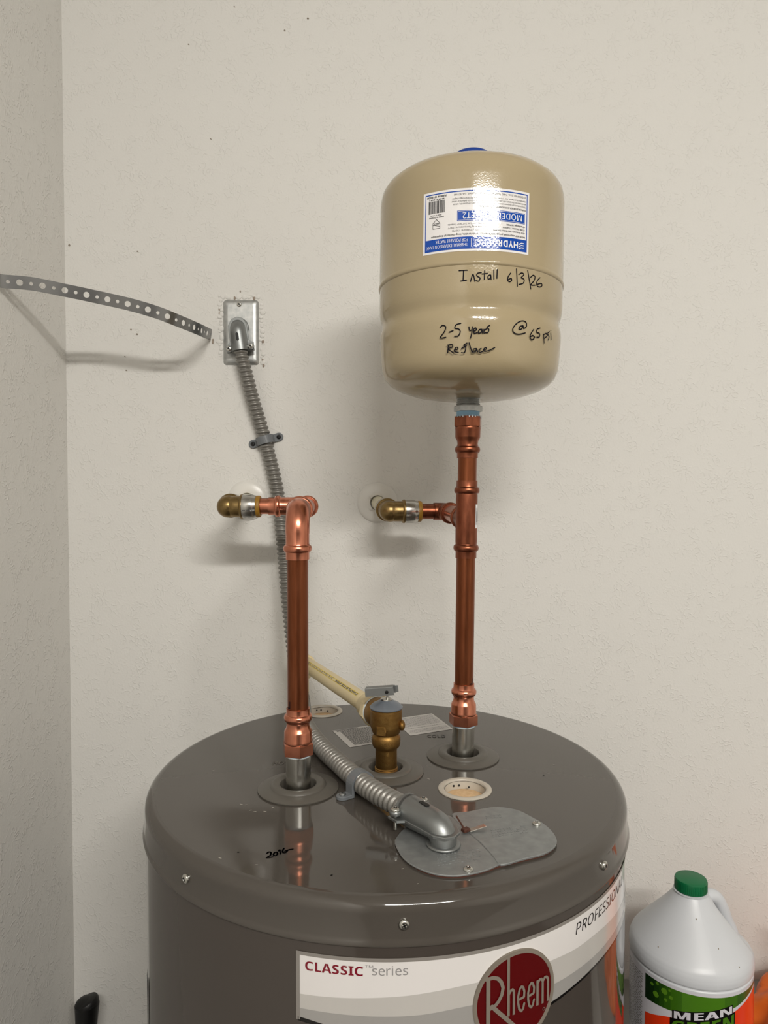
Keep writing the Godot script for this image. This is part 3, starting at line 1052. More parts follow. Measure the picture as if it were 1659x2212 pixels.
func build_hot_riser() -> void:
	var base := w(-0.0914, -0.312, 0.7520)
	var o := thing("water_pipe", "left copper water pipe, elbowed back to a brass fitting below the metal outlet plate", "pipe", base, "")
	var up := Transform3D(Basis(), base)
	var y := func(h: float) -> float: return h + 0.312
	turned("steel_nipple", [0.0122, -0.02, 0.01335, -0.02, 0.01335, y.call(-0.277), 0.0122, y.call(-0.277)], up, M.steel, o)
	turned("thread_tape", [0.0136, y.call(-0.2815), 0.0141, y.call(-0.2808), 0.0142, y.call(-0.2793)], up, M.tape_white, o)
	turned("thread_tape", [0.0143, y.call(-0.2800), 0.0144, y.call(-0.2785)], up, M.tape, o)
	female_adapter(o, Transform3D(Basis(), w(-0.0914, -0.2793, 0.7520)), M.copper)
	turned("straight_pipe", [0.0111, y.call(-0.245), 0.0111, y.call(-0.066)], up, M.copper_pipe, o)
	pen_tick(o, up, -52.0, y.call(-0.2292), 0.007)
	# first elbow: from the riser to the wall
	var corner := w(-0.0914, -0.0205, 0.7520)
	var corner2 := w(-0.1050, -0.0212, 0.9850)
	var to_back := (corner2 - corner).normalized()
	var g := Geo.new()
	press_collar(g, Transform3D(Basis(), w(-0.0914, -0.0723, 0.7520)), 0.0, 0.0115, 0.029)
	g.sweep(fillet(w(-0.0914, -0.0450, 0.7520), corner, corner + to_back * 0.030, 0.0225, 14), 0.0127, 32)
	press_collar(g, along(corner + to_back * 0.028, to_back), 0.0, 0.0125, 0.022)
	part("elbow", g, M.copper, o)
	tube("straight_pipe", [corner + to_back * 0.045, corner2 - to_back * 0.025], 0.0111, M.copper, o)
	# second elbow turns left along the wall
	var left := Vector3(-1, 0, 0.0).normalized()
	var h := Geo.new()
	press_collar(h, along(corner2 - to_back * 0.030, to_back), 0.0, 0.0105, 0.014)
	h.sweep(fillet(corner2 - to_back * 0.018, corner2, corner2 + left * 0.022, 0.0165, 12), 0.0126, 32)
	press_collar(h, along(corner2 + left * 0.054, -left), 0.0, 0.0125, 0.036)
	part("elbow", h, M.copper, o)
	tube("straight_pipe", [corner2 + left * 0.045, corner2 + left * 0.075], 0.0111, M.copper, o)
	var ball := w(-0.2166, -0.0218, 0.9850)
	push_elbow(o, ball, (corner2 - ball).normalized(), (w(-0.2192, -0.0152, 1.146) - ball).normalized(), 0.047)
	tube("plastic_stub", [ball + (w(-0.2192, -0.0152, 1.146) - ball).normalized() * 0.03, w(-0.2192, -0.0152, 1.150)], 0.0111, M.cream_stub, o)
	escutcheon(w(-0.2192, -0.0152, 1.146), "white round wall plate behind the left brass elbow")


func pen_tick(o: Node3D, xf: Transform3D, deg: float, h: float, long: float) -> void:
	# felt pen insertion mark on a pipe
	var on := func(a: float, y: float) -> Array:
		var d := Vector3(sin(deg_to_rad(a)), 0, cos(deg_to_rad(a)))
		return [xf * (d * 0.0112 + Vector3(0, y, 0)), xf.basis * d]
	var per := 0.0112 * PI / 180.0
	var g := Geo.new()
	g.stroke(on, P([deg - 14.0, h, deg, h, deg + 8.0, h + 0.0006]), 0.0006, per)
	g.stroke(on, P([deg + 8.0, h, deg + 8.0, h + long]), 0.0005, per)
	part("pen_mark", g, M.marker, o)


func push_elbow(o: Node3D, ball: Vector3, a: Vector3, b: Vector3, reach: float) -> void:
	# brass push fit elbow: cast body, stainless grip sleeve and ochre release ring on both legs
	var g := Geo.new()
	g.sweep(fillet(ball + a * 0.022, ball, ball + b * 0.022, 0.0125, 12), 0.0146, 32)
	g.ball(ball + (a + b).normalized() * 0.001, 0.0152, Vector3.ONE, 12)
	for d in [a, b]:
		g.lathe(P([0.0138, 0.006, 0.0142, 0.010, 0.0142, 0.0175, 0.0166, 0.0188, 0.0171, 0.0200, 0.0171, 0.0216, 0.0150, 0.0222]), along(ball, d), 40)
	var body := part("brass_elbow", g, M.brass, o)
	for d in [a, b]:
		turned("steel_sleeve", [0.0150, 0.0212, 0.0164, 0.0216, 0.0166, 0.0226, 0.0166, 0.0345, 0.0161, 0.0362, 0.0153, 0.0378, 0.0150, 0.0405, 0.0142, 0.0408], along(ball, d), M.stainless, body)
		turned("release_ring", [0.0142, 0.0400, 0.0150, 0.0412, 0.0150, 0.0450, 0.0140, 0.0462, 0.0112, 0.0463], along(ball, d), M.grip_ring, body)
	var ink := Geo.new()
	var xf := along(ball, a)
	for k in 3:
		for s in [0.0255, 0.031]:
			var ang := PI * 0.12 + k * 0.9
			var dirv := xf.basis.x * cos(ang) + xf.basis.z * sin(ang)
			ink.box(Vector3(0.0008, 0.004, 0.0008), Transform3D(xf.basis.rotated(a, 0.0), ball + a * s + dirv * 0.0162))
	part("insertion_marks", ink, M.ink, body)


func escutcheon(at: Vector3, label: String) -> void:
	var o := thing("wall_escutcheon", label, "escutcheon", at, "white wall plates round the supply pipes")
	turned("plate", [0.0320, 0.0, 0.0322, 0.0012, 0.0312, 0.0028, 0.0270, 0.0048, 0.0200, 0.0064, 0.0140, 0.0070, 0.0122, 0.0066, 0.0114, 0.0050], along(at, Vector3.BACK), M.plastic_white, o, 56)
	var g := Geo.new()
	for s in [-1.0, 1.0]:
		g.box(Vector3(0.0022, 0.004, 0.006), Transform3D(Basis(Vector3(0, 0, 1), 0.6), at + Vector3(-0.0110, 0.0095 * s, 0.0082)), 0.0006)
	part("spring_catch", g, M.plastic_white, o)


func build_cold_riser() -> void:
	var t := riser_frame()
	var o := thing("water_pipe", "right copper water pipe with a tee, carrying the beige expansion tank", "pipe", t.origin, "")
	var y := func(h: float) -> float: return h + 0.312
	var up := func(h: float) -> Transform3D: return t.translated_local(Vector3(0, h + 0.312, 0))
	turned("steel_nipple", [0.0122, -0.02, 0.01335, -0.02, 0.01335, y.call(-0.275), 0.0122, y.call(-0.275)], t, M.steel, o)
	turned("thread_tape", [0.0136, y.call(-0.2808), 0.0141, y.call(-0.2800), 0.0142, y.call(-0.2780)], t, M.tape_white, o)
	turned("thread_tape", [0.0143, y.call(-0.2795), 0.0145, y.call(-0.2777)], t, M.tape, o)
	female_adapter(o, up.call(-0.2783), M.copper)
	turned("straight_pipe", [0.0111, y.call(-0.245), 0.0111, y.call(-0.066)], t, M.copper_pipe, o)
	pen_tick(o, t, 46.0, y.call(-0.2285), 0.006)
	# tee
	var g := Geo.new()
	press_collar(g, up.call(-0.0797), 0.0, 0.0120, 0.020)
	g.lathe(P([0.0126, y.call(-0.063), 0.0129, y.call(-0.060), 0.0129, y.call(-0.006), 0.0126, y.call(-0.003)]), t, 40)
	press_collar(g, up.call(-0.0065), 0.0, 0.0071, 0.0186)
	var mid: Vector3 = t * Vector3(0, y.call(-0.0335), 0)
	var far := w(0.0897, -0.0298, 1.0310)
	var back := (far - mid).normalized()
	var lift := mid + back * 0.001
	g.sweep([lift, lift + back * 0.006, lift + back * 0.011, lift + back * 0.017, lift + back * 0.024], [0.0128, 0.0128, 0.0128, 0.0127, 0.0124], 32, false)
	press_collar(g, along(mid + back * 0.022, back), 0.0, 0.0125, 0.021)
	var tee := part("tee", g, M.copper_old, o)
	var st := Geo.new()
	var on_tee := func(deg: float, h: float) -> Array:
		var a := deg_to_rad(deg)
		var d := Vector3(sin(a), 0, cos(a))
		return [t * (d * 0.01305 + Vector3(0, y.call(h), 0)), t.basis * d]
	st.rect(on_tee, 48.0, -0.0440, 84.0, -0.0160, 6)
	var stick := part("paper_tag", st, M.paper, tee)
	var sp := Geo.new()
	for k in 5:
		sp.rect(func(a, b): return [on_tee.call(a, b)[0] + on_tee.call(a, b)[1] * 0.0001, on_tee.call(a, b)[1]], 52.0 + k * 5.5, -0.040 + 0.003 * (k % 2), 54.5 + k * 5.5, -0.020 - 0.004 * (k % 3), 1)
	part("print", sp, M.ink, stick)
	# branch to the wall
	tube("straight_pipe", [mid + back * 0.040, far - back * 0.030], 0.0111, M.copper, o)
	var ball := w(0.0080, -0.0293, 1.0200)
	var hole := w(-0.0104, -0.0190, 1.1460)
	var side := (ball - far).normalized()
	var h := Geo.new()
	press_collar(h, along(far - back * 0.052, back), 0.0, 0.0060, 0.036)
	h.sweep(fillet(far - back * 0.018, far, far + side * 0.018, 0.0150, 12), 0.0126, 32)
	part("elbow", h, M.copper_old, o)
	tube("straight_pipe", [far + side * 0.012, far + side * 0.045], 0.0111, M.copper_old, o)
	push_elbow(o, ball, -side, (hole - ball).normalized(), 0.047)
	tube("plastic_stub", [ball + (hole - ball).normalized() * 0.03, hole + Vector3(0, 0, -0.004)], 0.0111, M.cream_stub, o)
	escutcheon(hole, "white round wall plate behind the right brass elbow, left of the tee")
	# upper run to the tank
	turned("straight_pipe", [0.0111, y.call(0.004), 0.0111, y.call(0.056)], t, M.copper_pipe, o)
	var inv: Transform3D = up.call(0.0873)
	inv.basis = inv.basis * Basis(Vector3(1, 0, 0), PI)
	female_adapter(o, inv, M.copper_old)
	turned("thread_tape", [0.0138, y.call(0.0868), 0.0140, y.call(0.0885), 0.0134, y.call(0.0900), 0.0137, y.call(0.0915), 0.0134, y.call(0.0940)], t, M.tape, o)
	var fr := Geo.new()
	var rng := RandomNumberGenerator.new()
	rng.seed = 8
	for k in 16:
		var a := k * 0.24 - 1.7
		var d := Vector3(sin(a), 0, cos(a))
		fr.box(Vector3(0.0011, rng.randf_range(0.001, 0.003), 0.0006), t * Transform3D(Basis(Vector3.UP, a), d * 0.0156 + Vector3(0, y.call(0.0872), 0)))
	part("tape_shreds", fr, M.tape_white, o).set_meta("kind", "stuff")


func build_tank() -> void:
	var t := riser_frame()
	var y := func(h: float) -> float: return h + 0.312
	var o := thing("expansion_tank", "beige expansion tank on the right riser, with an upside down blue and white label", "tank", t * Vector3(0, y.call(0.094), 0))
	var raw := [0.0135, 0.1088, 0.022, 0.1086, 0.045, 0.1098, 0.066, 0.1132, 0.083, 0.1186, 0.093, 0.1242, 0.0990, 0.1305, 0.1022, 0.1380, 0.1034, 0.1460, 0.1043, 0.158, 0.1052, 0.171, 0.1053, 0.1775, 0.1047, 0.1825, 0.1034, 0.1870, 0.1029, 0.1910, 0.1034, 0.1950, 0.1050, 0.1995, 0.1060, 0.2045, 0.1063, 0.212, 0.1063, 0.2325, 0.1070, 0.2330, 0.1077, 0.2342, 0.1077, 0.2358, 0.1072, 0.2378, 0.1066, 0.2392, 0.1066, 0.300, 0.1066, 0.327, 0.1062, 0.3345, 0.1045, 0.3420, 0.1005, 0.3487, 0.093, 0.3550, 0.082, 0.3604, 0.068, 0.3648, 0.050, 0.3683, 0.030, 0.3705, 0.0, 0.3713]
	for i in range(1, raw.size(), 2):
		raw[i] += 0.312
	turned("shell", raw, t, M.tank, o, 120)
	# threaded neck with its hexagon
	var g := Geo.new()
	var hex := PackedVector2Array()
	for k in 6:
		hex.append(Vector2(cos(TAU * k / 6 + 0.15), sin(TAU * k / 6 + 0.15)) * 0.0168)
	g.extrude(hex, y.call(0.0937), y.call(0.1006), t, 0.0009)
	var th := [0.0128, y.call(0.1000)]
	for k in 4:
		th.append_array([0.0128, y.call(0.1012 + k * 0.0022), 0.0142, y.call(0.1020 + k * 0.0022)])
	th.append_array([0.0135, y.call(0.1110)])
	g.lathe(P(th), t, 36, 20.0)
	part("threaded_neck", g, M.zinc, o)
	turned("valve_cap", [0.0235, y.call(0.367), 0.0235, y.call(0.3885), 0.0228, y.call(0.3915), 0.0205, y.call(0.3935), 0.0, y.call(0.3950)], t, M.blue_cap, o)
	var on := func(off: float, r := 0.1066) -> Callable:
		return func(deg: float, h: float) -> Array:
			var a := deg_to_rad(deg)
			var d := Vector3(sin(a), 0, cos(a))
			return [t * (d * (r + off) + Vector3(0, h + 0.312, 0)), t.basis * d]
	build_tank_label(o, on)
	var per := 0.1062 * PI / 180.0
	var ink := Geo.new()
	for s in notes():
		for i in range(1, s.size(), 2):
			s[i] -= 0.001
		ink.stroke(on.call(0.0003, 0.1063 if s[1] > 0.2 else 0.1055), rounded(P(s)), 0.00058, per)
	# the lower band of the tank bellies: notes there follow its radius
	part("handwriting", ink, M.marker, o, "black marker notes with date and pressure")


func notes() -> Array:
	return [[-12.8, 0.2277, -8.3, 0.2278], [-10.3, 0.2277, -10.5, 0.217], [-11.8, 0.2169, -8.6, 0.2177], [-6.4, 0.2162, -5.1, 0.2235, -4, 0.2163],
		[-0.5, 0.2252, -2.6, 0.2245, -2.9, 0.2218, -1.2, 0.2197, -1.9, 0.2165, -3.4, 0.217], [1.4, 0.2272, 1.2, 0.2183], [-0.1, 0.2238, 2.9, 0.2245],
		[4.4, 0.2232, 3.3, 0.2218, 3.4, 0.2188, 4.6, 0.2198, 4.8, 0.2229, 5, 0.2184], [6.5, 0.2281, 6.6, 0.2189], [8.4, 0.2289, 8.3, 0.2199],
		[16.4, 0.2265, 15, 0.2228, 14.6, 0.2193, 15.6, 0.2174, 17, 0.2187, 16.8, 0.2209, 15.2, 0.2198], [20, 0.2315, 20.7, 0.2138],
		[21.5, 0.226, 23.5, 0.2282, 24.9, 0.2267, 23.1, 0.2231, 25.1, 0.2219, 24.6, 0.2179, 21.8, 0.2159], [27.5, 0.2316, 30, 0.2131],
		[29.6, 0.2252, 31.6, 0.2281, 33, 0.2268, 32.2, 0.2224, 29.9, 0.2176, 33.2, 0.2182], [37.1, 0.2274, 34.8, 0.2232, 34.5, 0.2189, 36.5, 0.2174, 38.9, 0.2195, 38.3, 0.2217, 35.2, 0.2198],
		[-23.3, 0.1708, -21.9, 0.1726, -20.1, 0.171, -20.7, 0.1662, -23.2, 0.1599, -19.9, 0.1601], [-18, 0.1651, -15.7, 0.1665],
		[-11.4, 0.1738, -14.2, 0.1723, -14.7, 0.1689, -12.7, 0.168, -11.7, 0.1652, -12.7, 0.1611, -14.9, 0.1606], [-6.9, 0.1697, -6.5, 0.1662, -5.4, 0.1666],
		[-5, 0.1699, -5.2, 0.1641, -5.9, 0.1583], [-4.1, 0.1654, -2.7, 0.1668, -3.2, 0.1688, -4.2, 0.1671, -3.9, 0.1633, -2.2, 0.164],
		[0, 0.1674, -1.2, 0.1667, -1.5, 0.1633, 0, 0.1643, 0.4, 0.1674, 0.8, 0.1633], [1.5, 0.1674, 1.6, 0.1633], [1.6, 0.1661, 3, 0.1681],
		[4.8, 0.1716, 3.2, 0.1695, 4.3, 0.1675, 3.8, 0.1643, 2.3, 0.164], [-18.3, 0.152, -18.7, 0.1437], [-19.1, 0.1517, -16.4, 0.1522, -16, 0.1496, -18.3, 0.1478, -15.3, 0.1433],
		[-14.9, 0.1461, -13, 0.1473, -13.2, 0.1491, -14.5, 0.1481, -14.7, 0.1447, -12.6, 0.1438], [-7.8, 0.1532, -9.6, 0.1512, -8.5, 0.1484, -9.1, 0.1436, -10.9, 0.1434],
		[-10.8, 0.1478, -7.8, 0.1511], [-6.7, 0.1534, -4.9, 0.1434], [-2.9, 0.1475, -4.2, 0.1468, -4.4, 0.144, -2.9, 0.1447, -2.5, 0.1475, -1.8, 0.144],
		[0.1, 0.1477, -1.1, 0.1461, -0.7, 0.1436, 0.8, 0.1444], [1.6, 0.1461, 3.1, 0.1475, 2.5, 0.1486, 1.6, 0.1468, 2.1, 0.1447, 4.6, 0.1458, 7.9, 0.149],
		[25.1, 0.1739, 23.2, 0.1728, 22.6, 0.17, 24.1, 0.1702, 25.3, 0.1739, 25.7, 0.1712, 27.4, 0.1729],
		[27.7, 0.1737, 27.4, 0.1778, 25, 0.179, 21.9, 0.1768, 19.3, 0.1722, 18.5, 0.168, 19.8, 0.1651, 22.8, 0.1647, 26.9, 0.1668],
		[33.2, 0.172, 31.2, 0.1674, 30.4, 0.163, 31.9, 0.1608, 34, 0.1638, 32.4, 0.1655, 30.9, 0.1638], [38.5, 0.1748, 35.9, 0.1727, 35.7, 0.1695, 38, 0.1689, 38, 0.1654, 35.7, 0.1644],
		[41.9, 0.1693, 42.4, 0.1601], [41.7, 0.1685, 44.4, 0.1709, 45.5, 0.1688, 42.7, 0.1652], [48, 0.1739, 45.8, 0.1711, 47.6, 0.1687, 46.6, 0.1644], [49.7, 0.173, 50.3, 0.1659], [49.5, 0.1758, 49.7, 0.1756]]


func build_tank_label(o: Node3D, on: Callable) -> void:
	# the tank hangs upside down, so the label does too: label u runs right to left, v runs downwards
	var u_left := 27.6     # left edge of the label as it is read
	var u_right := -34.4
	var v_top := 0.2466
	var v_bottom := 0.3108
	var wide := 113.3      # label size in millimetres
	var high := 63.8
	var place := func(off: float) -> Callable:
		return func(x: float, yy: float) -> Array:   # x from the left, yy up from the bottom, both in label millimetres
			return on.call(off).call(lerpf(u_left, u_right, x / wide), lerpf(v_bottom, v_top, yy / high))
	var g := Geo.new()
	g.rect(place.call(0.0002), 0, 0, wide, high, 40)
	var lab := part("label", g, M.paper, o)
	var frame := Geo.new()
	var f := place.call(0.0003) as Callable
	frame.rect(f, 2.2, 2.2, wide - 2.2, 3.3, 40)
	frame.rect(f, 2.2, 2.2, 3.1, high - 2.2, 1)
	frame.rect(f, wide - 3.1, 2.2, wide - 2.2, high - 2.2, 1)
	frame.rect(f, 2.2, 49.2, wide - 2.2, high - 2.2, 40)
	part("blue_band", frame, M.blue, lab)
	var box := Geo.new()
	box.rect(f, 5.2, 22.3, 76.6, 33.2, 30)
	part("model_panel", box, M.blue, lab)
	var wt := Geo.new()
	var f2 := place.call(0.0004) as Callable
	write(wt, f2, "HYDRA", 13.0, 41.0, 52.2, 6.6, 700)
	write(wt, f2, "PRO", 42.0, 58.5, 52.2, 6.6, 400)
	for k in 3:
		wt.stroke(f2, P([6.0, 53.0 + k * 2.3, 9.0, 53.0 + k * 2.3, 12.0, 54.6 + k * 2.3]), 0.5, 1.0, false)
	write(wt, f2, "THERMAL EXPANSION TANK", 65.5, 109.0, 55.8, 3.1, 400)
	write(wt, f2, "FOR POTABLE WATER", 65.5, 99.0, 50.9, 3.1, 400)
	wt.rect(f2, 61.8, 51.3, 62.2, 59.8)
	write(wt, f2, "MODEL# HPTET2", 8.8, 71.0, 24.7, 6.1, 400)
	for r in [[5.9, 23.0, 75.9, 23.3], [5.9, 32.2, 75.9, 32.5]]:
		wt.rect(f2, r[0], r[1], r[2], r[3], 30)
	for x in [5.9, 75.6]:
		wt.rect(f2, x, 23.0, x + 0.3, 32.5)
	part("white_lettering", wt, M.white_ink, lab)
	var bk := Geo.new()
	var lines := [["With NSF approved polypropylene liner and durable, long-life butyl diaphragm", 4.6, 104.0, 45.9, 1.7, 700],
		["• For Domestic Hot Water Systems", 5.0, 40.0, 41.8, 1.7, 700], ["• Tank Volume: 2 Gallons", 5.0, 30.0, 38.6, 1.7, 700], ["• Precharge: 50 PSIG", 5.0, 26.0, 35.3, 1.7, 700],
		["• Working Pressure: 150 PSI", 50.0, 81.5, 41.8, 1.7, 400], ["• Working Temperature: 200°F", 50.0, 86.0, 38.6, 1.7, 400], ["• Connection Size: 3/4\" MIP Threads", 46.0, 86.0, 35.3, 1.7, 400],
		["FOR CALIFORNIA CONSUMERS", 4.2, 37.5, 18.2, 1.7, 700], ["WARNING:", 44.8, 56.0, 18.2, 1.7, 700],
		["This product can expose you to chemicals, including lead compounds, which", 4.2, 81.0, 15.0, 1.6, 400], ["are known to the State of California to cause cancer, and birth defects or other", 4.2, 82.5, 12.2, 1.6, 400],
		["reproductive harm. For more information go to www.P65Warnings.ca.gov", 4.2, 82.0, 9.4, 1.6, 400], ["HYDRAPRO, Inc. 7400 Sunbelt Drive, SE • Austell, GA 30168", 4.2, 80.0, 4.9, 1.9, 400],
		["PART# H19000", 88.0, 109.0, 4.4, 2.0, 700], ["MADE IN TAIWAN", 90.5, 106.5, 26.0, 1.3, 700], ["Made in Taiwan", 93.0, 105.0, 23.9, 1.1, 700]]
	for l in lines:
		write(bk, f2, l[0], l[1], l[2], l[3], l[4], l[5])
	bk.stroke(f2, P([39.8, 17.9, 43.4, 17.9, 41.6, 20.9, 39.8, 17.9]), 0.14)
	bk.rect(f2, 41.5, 18.6, 41.7, 19.9)
	# bar code
	var rng := RandomNumberGenerator.new()
	rng.seed = 3
	var x := 89.5
	while x < 107.0:
		var wd := rng.randf_range(0.25, 0.9)
		bk.rect(f2, x, 9.6, x + wd, 22.4)
		x += wd + rng.randf_range(0.25, 0.6)
	for k in 10:
		bk.rect(f2, 90.2 + k * 1.7, 7.6, 91.1 + k * 1.7, 8.9)
	# certification shield
	bk.stroke(f2, P([94.5, 38.2, 102.2, 38.2, 102.2, 32.8, 98.3, 28.8, 94.5, 32.8, 94.5, 38.2]), 0.22)
	bk.stroke(f2, P([94.5, 36.2, 102.2, 34.2]), 0.2)
	bk.stroke(f2, P([94.5, 33.6, 102.2, 31.6]), 0.2)
	write(bk, f2, "UPC", 96.0, 101.0, 33.1, 1.6, 700)
	part("black_print", bk, M.ink, lab)


# ---------- relief valve and its drain ----------
func build_valve() -> void:
	var at := w(0.0025, -0.312, 0.7994)
	var o := thing("relief_valve", "brass relief valve with a grey test lever in the middle of the heater lid", "valve", at)
	var xf := Transform3D(Basis(), w(0.0025, 0, 0.7994))
	var g := Geo.new()
	g.lathe(P([0.0122, -0.335, 0.0122, -0.2925, 0.0128, -0.2905, 0.0150, -0.2885, 0.0160, -0.2855, 0.0161, -0.2790, 0.0155, -0.2768, 0.0144, -0.2752, 0.0144, -0.2740, 0.0155, -0.2728, 0.0162, -0.2705, 0.0176, -0.2668, 0.0180, -0.2640, 0.0180, -0.2480, 0.0176, -0.2476, 0.0176, -0.2458, 0.0, -0.2456]), xf, 56, 35.0)
	var dir := Vector3(-0.389, 0, -0.921)
	g.lathe(P([0.0120, 0.0, 0.0165, 0.006, 0.0175, 0.016, 0.0175, 0.0245, 0.0165, 0.0262, 0.0118, 0.0264]), along(w(0.0025, -0.2568, 0.7994), dir), 40)
	# wrench flats cast onto the body
	g.extrude(PackedVector2Array([Vector2(-0.0055, -0.0050), Vector2(0.0045, -0.0056), Vector2(0.0060, 0.0), Vector2(0.0050, 0.0052), Vector2(-0.0055, 0.0052)]), -0.012, 0.0012, Transform3D(Basis(Vector3(1, 0, 0), Vector3(0, 0, 1), Vector3(0, -1, 0)).rotated(Vector3.UP, -0.32), w(-0.0032, -0.2668, 0.7826)), 0.0010)
	g.ball(w(0.0200, -0.2630, 0.7930), 0.0062, Vector3(0.62, 0.95, 1.0), 12)
	part("body", g, M.bronze, o)
	var th := turned("threads", [0.0122, -0.318, 0.0132, -0.317, 0.0122, -0.316, 0.0132, -0.315, 0.0122, -0.314, 0.0132, -0.313, 0.0122, -0.312], xf, M.bronze, o)
	th.name = "inlet_thread"
	var disc := turned("cap_disc", [0.0150, -0.2458, 0.0186, -0.2450, 0.0188, -0.2438, 0.0150, -0.2402, 0.0080, -0.2368, 0.0074, -0.2362, 0.0, -0.2360], xf, mat(Color(0.50, 0.53, 0.57), 0.4, 0.55), o)
	var pr := Geo.new()
	var cone := func(deg: float, r: float) -> Array:
		var a := deg_to_rad(deg)
		var h := lerpf(-0.2438, -0.2372, clampf((0.0188 - r) / 0.0108, 0, 1))
		return [xf * Vector3(sin(a) * r, h + 0.0003, cos(a) * r), Vector3(sin(a) * 0.5, 0.8, cos(a) * 0.5)]
	for k in 40:
		for q in [0.0172, 0.0152, 0.0132]:
			pr.rect(cone, k * 9.0 - 180, q - 0.0007, k * 9.0 - 180 + 4.0 + 2.5 * sin(k * 2.3 + q * 4000.0), q, 1)
	part("ring_print", pr, mat(Color(0.28, 0.32, 0.42), 0.5), disc)
	tube("stem", [w(0.004, -0.2365, 0.7994), w(0.004, -0.2250, 0.7994)], 0.0021, M.steel, o, 12)
	turned("washer", [0.0066, -0.2362, 0.0068, -0.2355, 0.0062, -0.2346, 0.0, -0.2344], xf, M.steel, o, 24)
	# folded sheet lever, open at its right end
	var lf := Transform3D(Basis(Vector3.UP, -0.12) * Basis(Vector3(0, 0, 1), 0.10), w(-0.0045, -0.2250, 0.7960))
	var l := Geo.new()
	l.box(Vector3(0.032, 0.0088, 0.0010), lf.translated_local(Vector3(0, 0, 0.0045)), 0.0003)
	l.box(Vector3(0.032, 0.0088, 0.0010), lf.translated_local(Vector3(0.001, 0, -0.0045)), 0.0003)
	l.box(Vector3(0.0315, 0.0010, 0.0095), lf.translated_local(Vector3(-0.0003, 0.0042, 0)), 0.0003)
	l.box(Vector3(0.0012, 0.0088, 0.0095), lf.translated_local(Vector3(-0.0158, 0, 0)), 0.0005)
	l.box(Vector3(0.0055, 0.0075, 0.0010), lf.translated_local(Vector3(0.0175, 0.0, -0.0048)), 0.0003)
	var lever := part("test_lever", l, M.cast, o)
	var pin := Geo.new()
	pin.lathe(P([0.0020, 0.0, 0.0020, 0.0008, 0.0012, 0.0010, 0.0, 0.0010]), along(lf * Vector3(0.0082, -0.0006, 0.0049), lf.basis.z), 16)
	part("pin_hole", pin, M.black, lever)
	# drain pipe
	var d := thing("drain_pipe", "cream plastic drain pipe with yellow printing, from the brass valve to the wall", "pipe", w(-0.008, -0.2568, 0.824))
	var a := w(0.0025, -0.2568, 0.7994) + dir * 0.0262
	var b := w(-0.1285, -0.2660, 1.1060)
	var run := (b - a).normalized()
	var ad := Geo.new()
	var oct := PackedVector2Array()
	for k in 8:
		oct.append(Vector2(cos(TAU * k / 8 + 0.2), sin(TAU * k / 8 + 0.2)) * 0.0195)
	ad.extrude(oct, 0.0015, 0.0120, along(a, run), 0.0012)
	ad.lathe(P([0.0165, 0.011, 0.0162, 0.0125, 0.0152, 0.0150, 0.0150, 0.0300, 0.0146, 0.0312, 0.0112, 0.0314]), along(a, run), 40)
	part("threaded_adapter", ad, M.cream, d)
	turned("joint_tape", [0.0172, -0.0006, 0.0178, 0.0003, 0.0178, 0.0014, 0.0168, 0.0017], along(a, run), M.tape_white, d, 40)
	var pipe := tube("pipe", [a + run * 0.012, b - run * 0.004], 0.0111, M.cream, d, 36)
	var el := Geo.new()
	el.lathe(P([0.0112, 0.0, 0.0138, 0.0004, 0.0142, 0.0014, 0.0142, 0.016]), along(b - run * 0.026, run), 36)
	el.sweep(fillet(b - run * 0.016, b, b + Vector3.DOWN * 0.025, 0.012, 10), 0.0142, 28)
	part("elbow", el, M.cream, d)
	tube("down_pipe", [b + Vector3.DOWN * 0.018, w(-0.1285, -EYE + 0.15, 1.1060)], 0.0111, M.cream, d, 20)
	# printed stripe on the upper flank facing the lens; it reads from the valve towards the wall
	var pf := along(a, run)
	var side := run.cross(Vector3.UP).normalized()
	var upv := side.cross(run).normalized()
	var on := func(off: float) -> Callable:
		return func(s: float, c: float) -> Array:
			var ang := c / 0.0111 + 0.95
			var nrm := side * -cos(ang) + upv * sin(ang)
			return [a + run * s + nrm * (0.0111 + off), nrm]
	var ye := Geo.new()
	ye.rect(on.call(0.0001), 0.046, -0.0022, 0.285, 0.0022, 1)
	var stripe := part("yellow_stripe", ye, M.yellow, pipe)
	var tx := Geo.new()
	var flip := on.call(0.0002) as Callable
	var along_text := func(s: float, c: float) -> Array: return flip.call(s, -c)
	write(tx, along_text, "CHARLOTTE PIPE", 0.048, 0.128, -0.0015, 0.0030, 700)
	write(tx, along_text, "3/4 IN CPVC 4120 100 PSI", 0.140, 0.275, -0.0015, 0.0030, 400)
	part("lettering", tx, M.ink, stripe)


